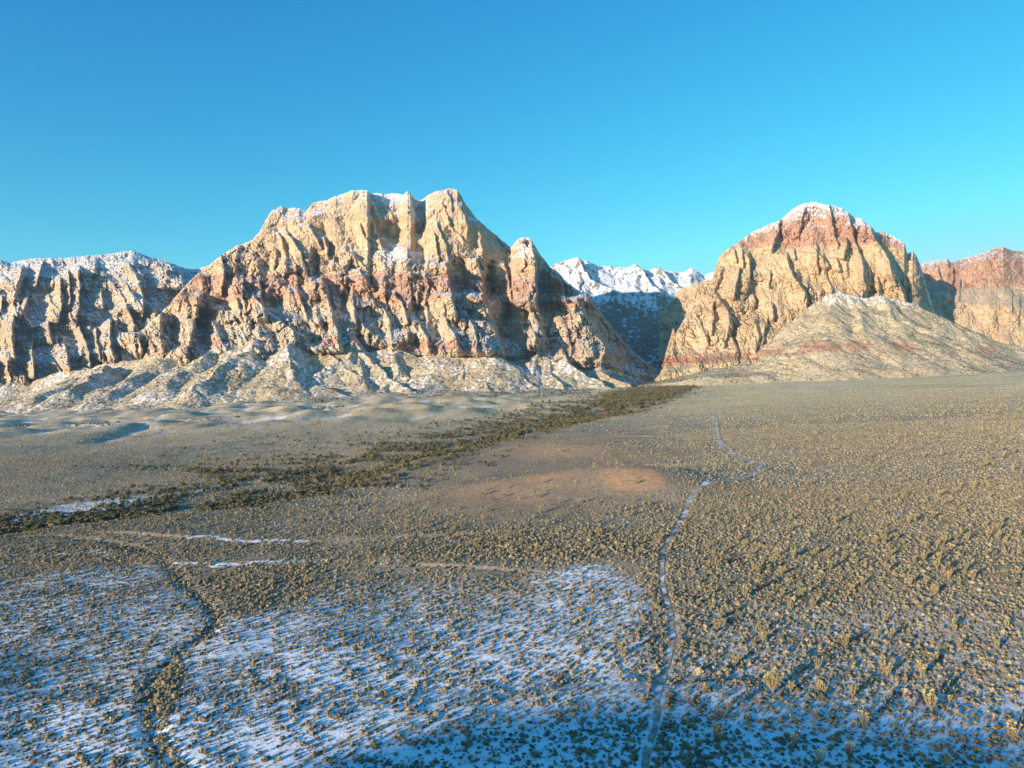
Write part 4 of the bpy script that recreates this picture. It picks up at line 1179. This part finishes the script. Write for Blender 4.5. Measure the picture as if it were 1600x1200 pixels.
# low desert shrubs
allp = []
for y0, y1, dens, smin, smax, kinds in ((105, 250, 1.15, 0.45, 1.3, (0, 6)), (250, 420, 0.85, 0.55, 1.3, (0, 6)), (420, 800, 0.36, 0.7, 1.5, (6, 10)), (800, 1500, 0.055, 1.1, 2.2, (6, 10)), (1500, 2500, 0.006, 1.6, 3.4, (6, 10))):
    X, Y = scatter(y0, y1, dens)
    snow, red, plain, dark = ground_fields(X, Y)
    _, py = project(X, Y, G0(X, Y))
    right = sstep(-15, 15, X - np.interp(Y, TRAIL[:, 1], TRAIL[:, 0]))
    nz = fbm(X / 25, Y / 25, 3, 101)
    p = 0.74 + 0.7 * nz + 0.35 * right + 0.6 * dark - 0.12 * plain - 0.25 * red 
    d = trail_dist(X, Y) - 3.1 * sstep(250, 620, Y)
    ok = (rs.rand(len(X)) < p) & (d > 1.35)
    X, Y, dark, plain = X[ok], Y[ok], dark[ok], plain[ok]
    s = (smin + (smax - smin) * rs.rand(len(X)) ** 2.6) * np.exp(0.22 * rs.normal(size=len(X))) * (1 + 0.35 * dark) * (1 - 0.45 * plain)
    allp.append(np.stack([X, Y, ground(X, Y) - 0.03, s, rs.rand(len(X)) * 6.28, rs.randint(kinds[0], kinds[1], len(X))], -1))
# shrubs that line the trail and the left gully
for L, w0, n in ((TRAIL, 1.5, 700), (TRACK, 0.2, 420)):
    seg = np.hypot(*(L[1:] - L[:-1]).T); cs = np.concatenate([[0], np.cumsum(seg)])
    q = rs.rand(n) ** 1.3 * cs[-1]
    x = np.interp(q, cs, L[:, 0]); y = np.interp(q, cs, L[:, 1]); off = (w0 + rs.rand(n) * 2.2) * np.where(rs.rand(n) < 0.65, 1, -1)
    x = x + off
    allp.append(np.stack([x, y, ground(x, y) - 0.03, rs.uniform(0.8, 1.9, n), rs.rand(n) * 6.28, rs.randint(0, 6, n)], -1))
A = np.concatenate(allp)
dist = np.hypot(A[:, 0], A[:, 1])
inview = np.abs(A[:, 0] / A[:, 1]) < 0.715
vy = 600 + F * (CAMZ - A[:, 2]) / A[:, 1]
inview &= vy < 1195
rank = np.where(inview, A[:, 3] / dist, 0)
order = np.argsort(-rank)
near, rest = A[order[:300]], A[order[300:]]
shr = [dome_mesh('desert_shrub_shape', M_SHRUB, 2, 90, 30 + i, lump=0.3) for i in range(6)]
shf = [dome_mesh('far_shrub_shape', M_SHRUB, 1, 10, 60 + i, lump=0.35) for i in range(4)]
for x, y, z, s, rz, k in near:
    o = bpy.data.objects.new('desert_shrub', shr[int(k) % 6])
    C.objects.link(o); o.location = (x, y, z); o.scale = (s, s, s); o.rotation_euler.z = rz
    sx_ = 'left of the winding gully' if x < np.interp(y, TRACK[::-1][:, 1] if TRACK[0, 1] > TRACK[-1, 1] else TRACK[:, 1], TRACK[::-1][:, 0] if TRACK[0, 1] > TRACK[-1, 1] else TRACK[:, 0]) else ('between the gully and the trail' if x < np.interp(y, TRAIL[:, 1], TRAIL[:, 0]) else 'right of the foot trail')
    tag(o, 'large dome-shaped dry shrub in thin snow at the bottom, ' + sx_, 'shrub', 'largest dry shrubs ' + sx_)
instancer('scrub_vegetation', rest[:, :3], rest[:, 3], rest[:, 4], rest[:, 5], shr + shf, 'countless low dry tan and olive shrubs carpeting the plain', 'scrub')
print('shrubs', len(A))

# yuccas
ym = [yucca_meshes(i, 400 + i) for i in range(7)]
NAMED = [(1208, 1088, 5.6, 0, 'tallest many-stemmed yellow-green yucca right of the trail in the foreground'),
         (1236, 1086, 3.0, 1, 'small yucca with few upright stems just right of the tallest yucca'),
         (1121, 1166, 4.0, 2, 'wide forked pale yucca near the bottom edge right of the trail'),
         (1110, 957, 3.6, 3, 'leaning cluster of yucca stems beside the trail bend with dark shadow'),
         (1190, 992, 3.4, 4, 'broad yellow yucca clump right of the trail on snowy ground'),
         (1270, 950, 3.4, 5, 'round yellow yucca alone beside a patch of dark scrub'),
         (1386, 1056, 3.6, 4, 'dense golden yucca clump in the middle of the right foreground'),
         (1332, 1092, 3.6, 6, 'slender yucca with spread arms between two larger clumps'),
         (1455, 1112, 4.6, 0, 'large many-armed yucca clump with tall pale stems at lower right'),
         (1350, 1142, 4.4, 3, 'bushy tall yucca near the bottom right with grey shaded side'),
         (1326, 1190, 3.6, 1, 'pale forked yucca at the bottom edge of the right foreground'),
         (1075, 1205, 3.2, 2, 'pair of twisted yucca arms at the bottom edge next to the trail'),
         (1100, 1090, 3.0, 5, 'low slanting golden yucca a few metres right of the trail')]
ys = []
for px, py, h, k, lab in NAMED:
    x, y = unproj(px, py); ys.append((x, y, h, k, lab))
cand = []
X, Y = scatter(120, 1000, 0.014)
px, py = project(X, Y, G0(X, Y))
right = sstep(1060, 1130, px)
pp = right * (0.25 + 0.75 * sstep(760, 860, py)) * sstep(-0.5, 0.5, fbm(X / 45, Y / 45, 2, 131) + 0.25 * sstep(1250, 1400, px)) * 1.2
pp = np.maximum(pp, 0.30 * sstep(760, 800, py) * sstep(900, 860, py) * sstep(450, 700, px) * (px < 1060))
pp = np.maximum(pp, 0.035)
pp *= np.where(py > 1000, 0.75, 1)
ok = (rs.rand(len(X)) < pp) & (trail_dist(X, Y) > 3)
for x, y in zip(X[ok], Y[ok]):
    if all((x - q[0]) ** 2 + (y - q[1]) ** 2 > 9 for q in ys[:13]):
        ys.append((x, y, 1.7 + 2.4 * rs.rand() ** 1.4, rs.randint(0, 7), None))
print('yuccas', len(ys))
rk = sorted(ys[13:], key=lambda q: -(q[2] / q[1] if abs(q[0] / q[1]) < 0.715 and 600 + F * (CAMZ - ground(np.array([q[0]]), np.array([q[1]]))[0]) / q[1] < 1195 else 0))
indiv, others = ys[:13] + rk[:285], rk[285:]
for x, y, h, k, lab in indiv:
    z = float(ground(np.array([x]), np.array([y]))[0])
    o = bpy.data.objects.new('yucca', None); C.objects.link(o); o.empty_display_size = 0.5
    o.location = (x, y, z - 0.05); o.scale = (h, h, h); o.rotation_euler = (rs.uniform(-.08, .08), rs.uniform(-.08, .08), rs.rand() * 6.28)
    if not lab:
        rt = x > np.interp(y, TRAIL[:, 1], TRAIL[:, 0])
        ft = 'near' if y < 200 else ('middle' if y < 300 else 'farther')
        lab = 'spiky yellow-green yucca among low scrub on the %s plain %s of the trail' % (ft, 'right' if rt else 'left')
        grp = '%s yuccas %s of the trail' % (ft, 'right' if rt else 'left')
    else:
        grp = 'prominent yuccas near the trail'
    tag(o, lab, 'yucca', grp)
    for nm, me in (('trunk', ym[k][0]), ('crown', ym[k][1])):
        c = bpy.data.objects.new(nm, me); C.objects.link(c); c.parent = o
if others:
    q = np.array([(a[0], a[1], a[2], a[3]) for a in others])
    instancer('yucca_vegetation', np.stack([q[:, 0], q[:, 1], ground(q[:, 0], q[:, 1])], -1), q[:, 2] * 1.1, rs.rand(len(q)) * 6.28, q[:, 3], [m[2] for m in ym], 'small far yuccas scattered over the middle distance', 'yuccas')

# evergreen bushes along the wash
bm_ = [leafy_crown('evergreen_bush_shape', M_BUSH, 260, 500 + i, clumps=8 + i % 3, size=0.075) for i in range(5)]
seg = np.hypot(*(WASH[1:] - WASH[:-1]).T); cs = np.concatenate([[0], np.cumsum(seg)])
n = 15000
q = rs.rand(n) * cs[-1]
x = np.interp(q, cs, WASH[:, 0]); y = np.interp(q, cs, WASH[:, 1])
dirx = np.interp(q, cs[:-1], (WASH[1:, 0] - WASH[:-1, 0]) / seg); diry = np.interp(q, cs[:-1], (WASH[1:, 1] - WASH[:-1, 1]) / seg)
pxq, pyq = project(x, y, G0(x, y))
wid = np.interp(pxq, [0, 250, 400, 600, 800, 1000, 1060], [30, 70, 130, 130, 100, 90, 110])
tt = rs.normal(size=n) * 0.8
tt = np.where(tt < 0, tt * 0.35, tt)
x = x - diry * -1 * 0 + (diry) * tt * wid; y = y - dirx * tt * wid
ok = (fbm(x / 40, y / 60, 3, 151) > -0.18) & (np.abs(x / y) < 0.78)
x, y = x[ok], y[ok]
# thin second bands on the far side
X, Y = scatter(700, 1700, 0.0009)
px, py = project(X, Y, G0(X, Y))
band = np.maximum(blob(px, py, 410, 690, 150, 9, -5), np.maximum(blob(px, py, 330, 712, 140, 6, -5), blob(px, py, 760, 690, 100, 20, -10)))
ok = rs.rand(len(X)) < band
x = np.concatenate([x, X[ok]]); y = np.concatenate([y, Y[ok]])
s = rs.uniform(2.6, 6.5, len(x)) * (0.8 + 0.35 * sstep(800, 1500, y)); z = ground(x, y) - 0.2
vis = np.abs(x / y) < 0.71
o_ = np.argsort(-np.where(vis, s / y, 0))
for i in o_[:300]:
    o = bpy.data.objects.new('evergreen_bush', bm_[i % 5]); C.objects.link(o)
    o.location = (x[i], y[i], z[i]); o.scale = (s[i], s[i], s[i] * 0.85); o.rotation_euler.z = rs.rand() * 6.28
    pw_ = 800 + F * x[i] / y[i]
    wh = 'at the far left end of the wash beside the snow patch' if pw_ < 230 else ('in the broad left stretch of the dry wash' if pw_ < 520 else 'in the wash left of the red mounds')
    tag(o, 'dark green evergreen bush ' + wh, 'bush', 'evergreen bushes ' + wh)
r_ = o_[300:]
instancer('wash_vegetation', np.stack([x[r_], y[r_], z[r_]], -1), s[r_], rs.rand(len(r_)) * 6.28, rs.randint(0, 5, len(r_)), bm_, 'dark green thicket following the wash up to the canyon mouth', 'thicket')
print('bushes', len(x))

# dark scrub dotting the slopes and ledges
sl = [dome_mesh('slope_scrub_shape', M_SLOPE, 1, 12, 80 + i, flat=0.8, lump=0.4) for i in range(4)]
pts, sc = [], []
for g, n, smin, smax, zmax, smx in ((ga, 15000, 3, 7, 1e9, 1.2), (gt_, 13000, 2.2, 5, 1e9, 1.2), (gl, 9000, 3, 7, 620, 1.3), (gr_, 3500, 3, 6.5, 600, 1.2), (gf_, 9000, 5, 10, 1e9, 1.6), (gs_, 2500, 5, 10, 1e9, 1.4)):
    H, W = g['z'].shape
    i = rs.randint(0, H, n * 3); j = rs.randint(0, W, n * 3)
    X, Y, z = g['X'][i, j], g['Y'][i, j], g['z'][i, j]
    den = fbm(X / 70, Y / 70, 3, 171)
    ok = (g['slope'][i, j] < smx) & (z > g['gz'][i, j] + 0.5) & (z < zmax) & (rs.rand(len(X)) < 0.55 + 0.9 * den)
    X, Y, z = X[ok][:n], Y[ok][:n], z[ok][:n]
    pts.append(np.stack([X, Y, z - 0.3], -1)); sc.append(smin + (smax - smin) * rs.rand(len(X)) ** 2)
pts = np.concatenate(pts); sc = np.concatenate(sc)
instancer('slope_vegetation', pts, sc, rs.rand(len(pts)) * 6.28, rs.randint(0, 4, len(pts)), sl, 'dark scrub dotting the debris slopes and rock ledges', 'scrub')
print('slope scrub', len(pts))

# ------------------------------------------------------------------ the air between the camera and the far ridges
hz = bpy.data.materials.new('thin_air'); hz.use_nodes = True
for nd in list(hz.node_tree.nodes):
    if nd.type != 'OUTPUT_MATERIAL': hz.node_tree.nodes.remove(nd)
pv = hz.node_tree.nodes.new('ShaderNodeVolumePrincipled')
pv.inputs['Color'].default_value = (0.50, 0.74, 1.0, 1); pv.inputs['Density'].default_value = 1.7e-5; pv.inputs['Anisotropy'].default_value = 0.0
hz.node_tree.links.new(pv.outputs[0], hz.node_tree.nodes['Material Output'].inputs['Volume'])
x0, x1, y0, y1, z0, z1 = -46000, 46000, -500, 44000, -2400, 1700
v = np.array([(x, y, z) for z in (z0, z1) for y in (y0, y1) for x in (x0, x1)], float)
f = np.array([[0, 2, 3, 1], [4, 5, 7, 6], [0, 1, 5, 4], [2, 6, 7, 3], [0, 4, 6, 2], [1, 3, 7, 5]])
tag(link('haze', np_mesh('haze', v, f, hz)), 'thin bluish air in front of the far mountains', 'haze', kind='stuff')
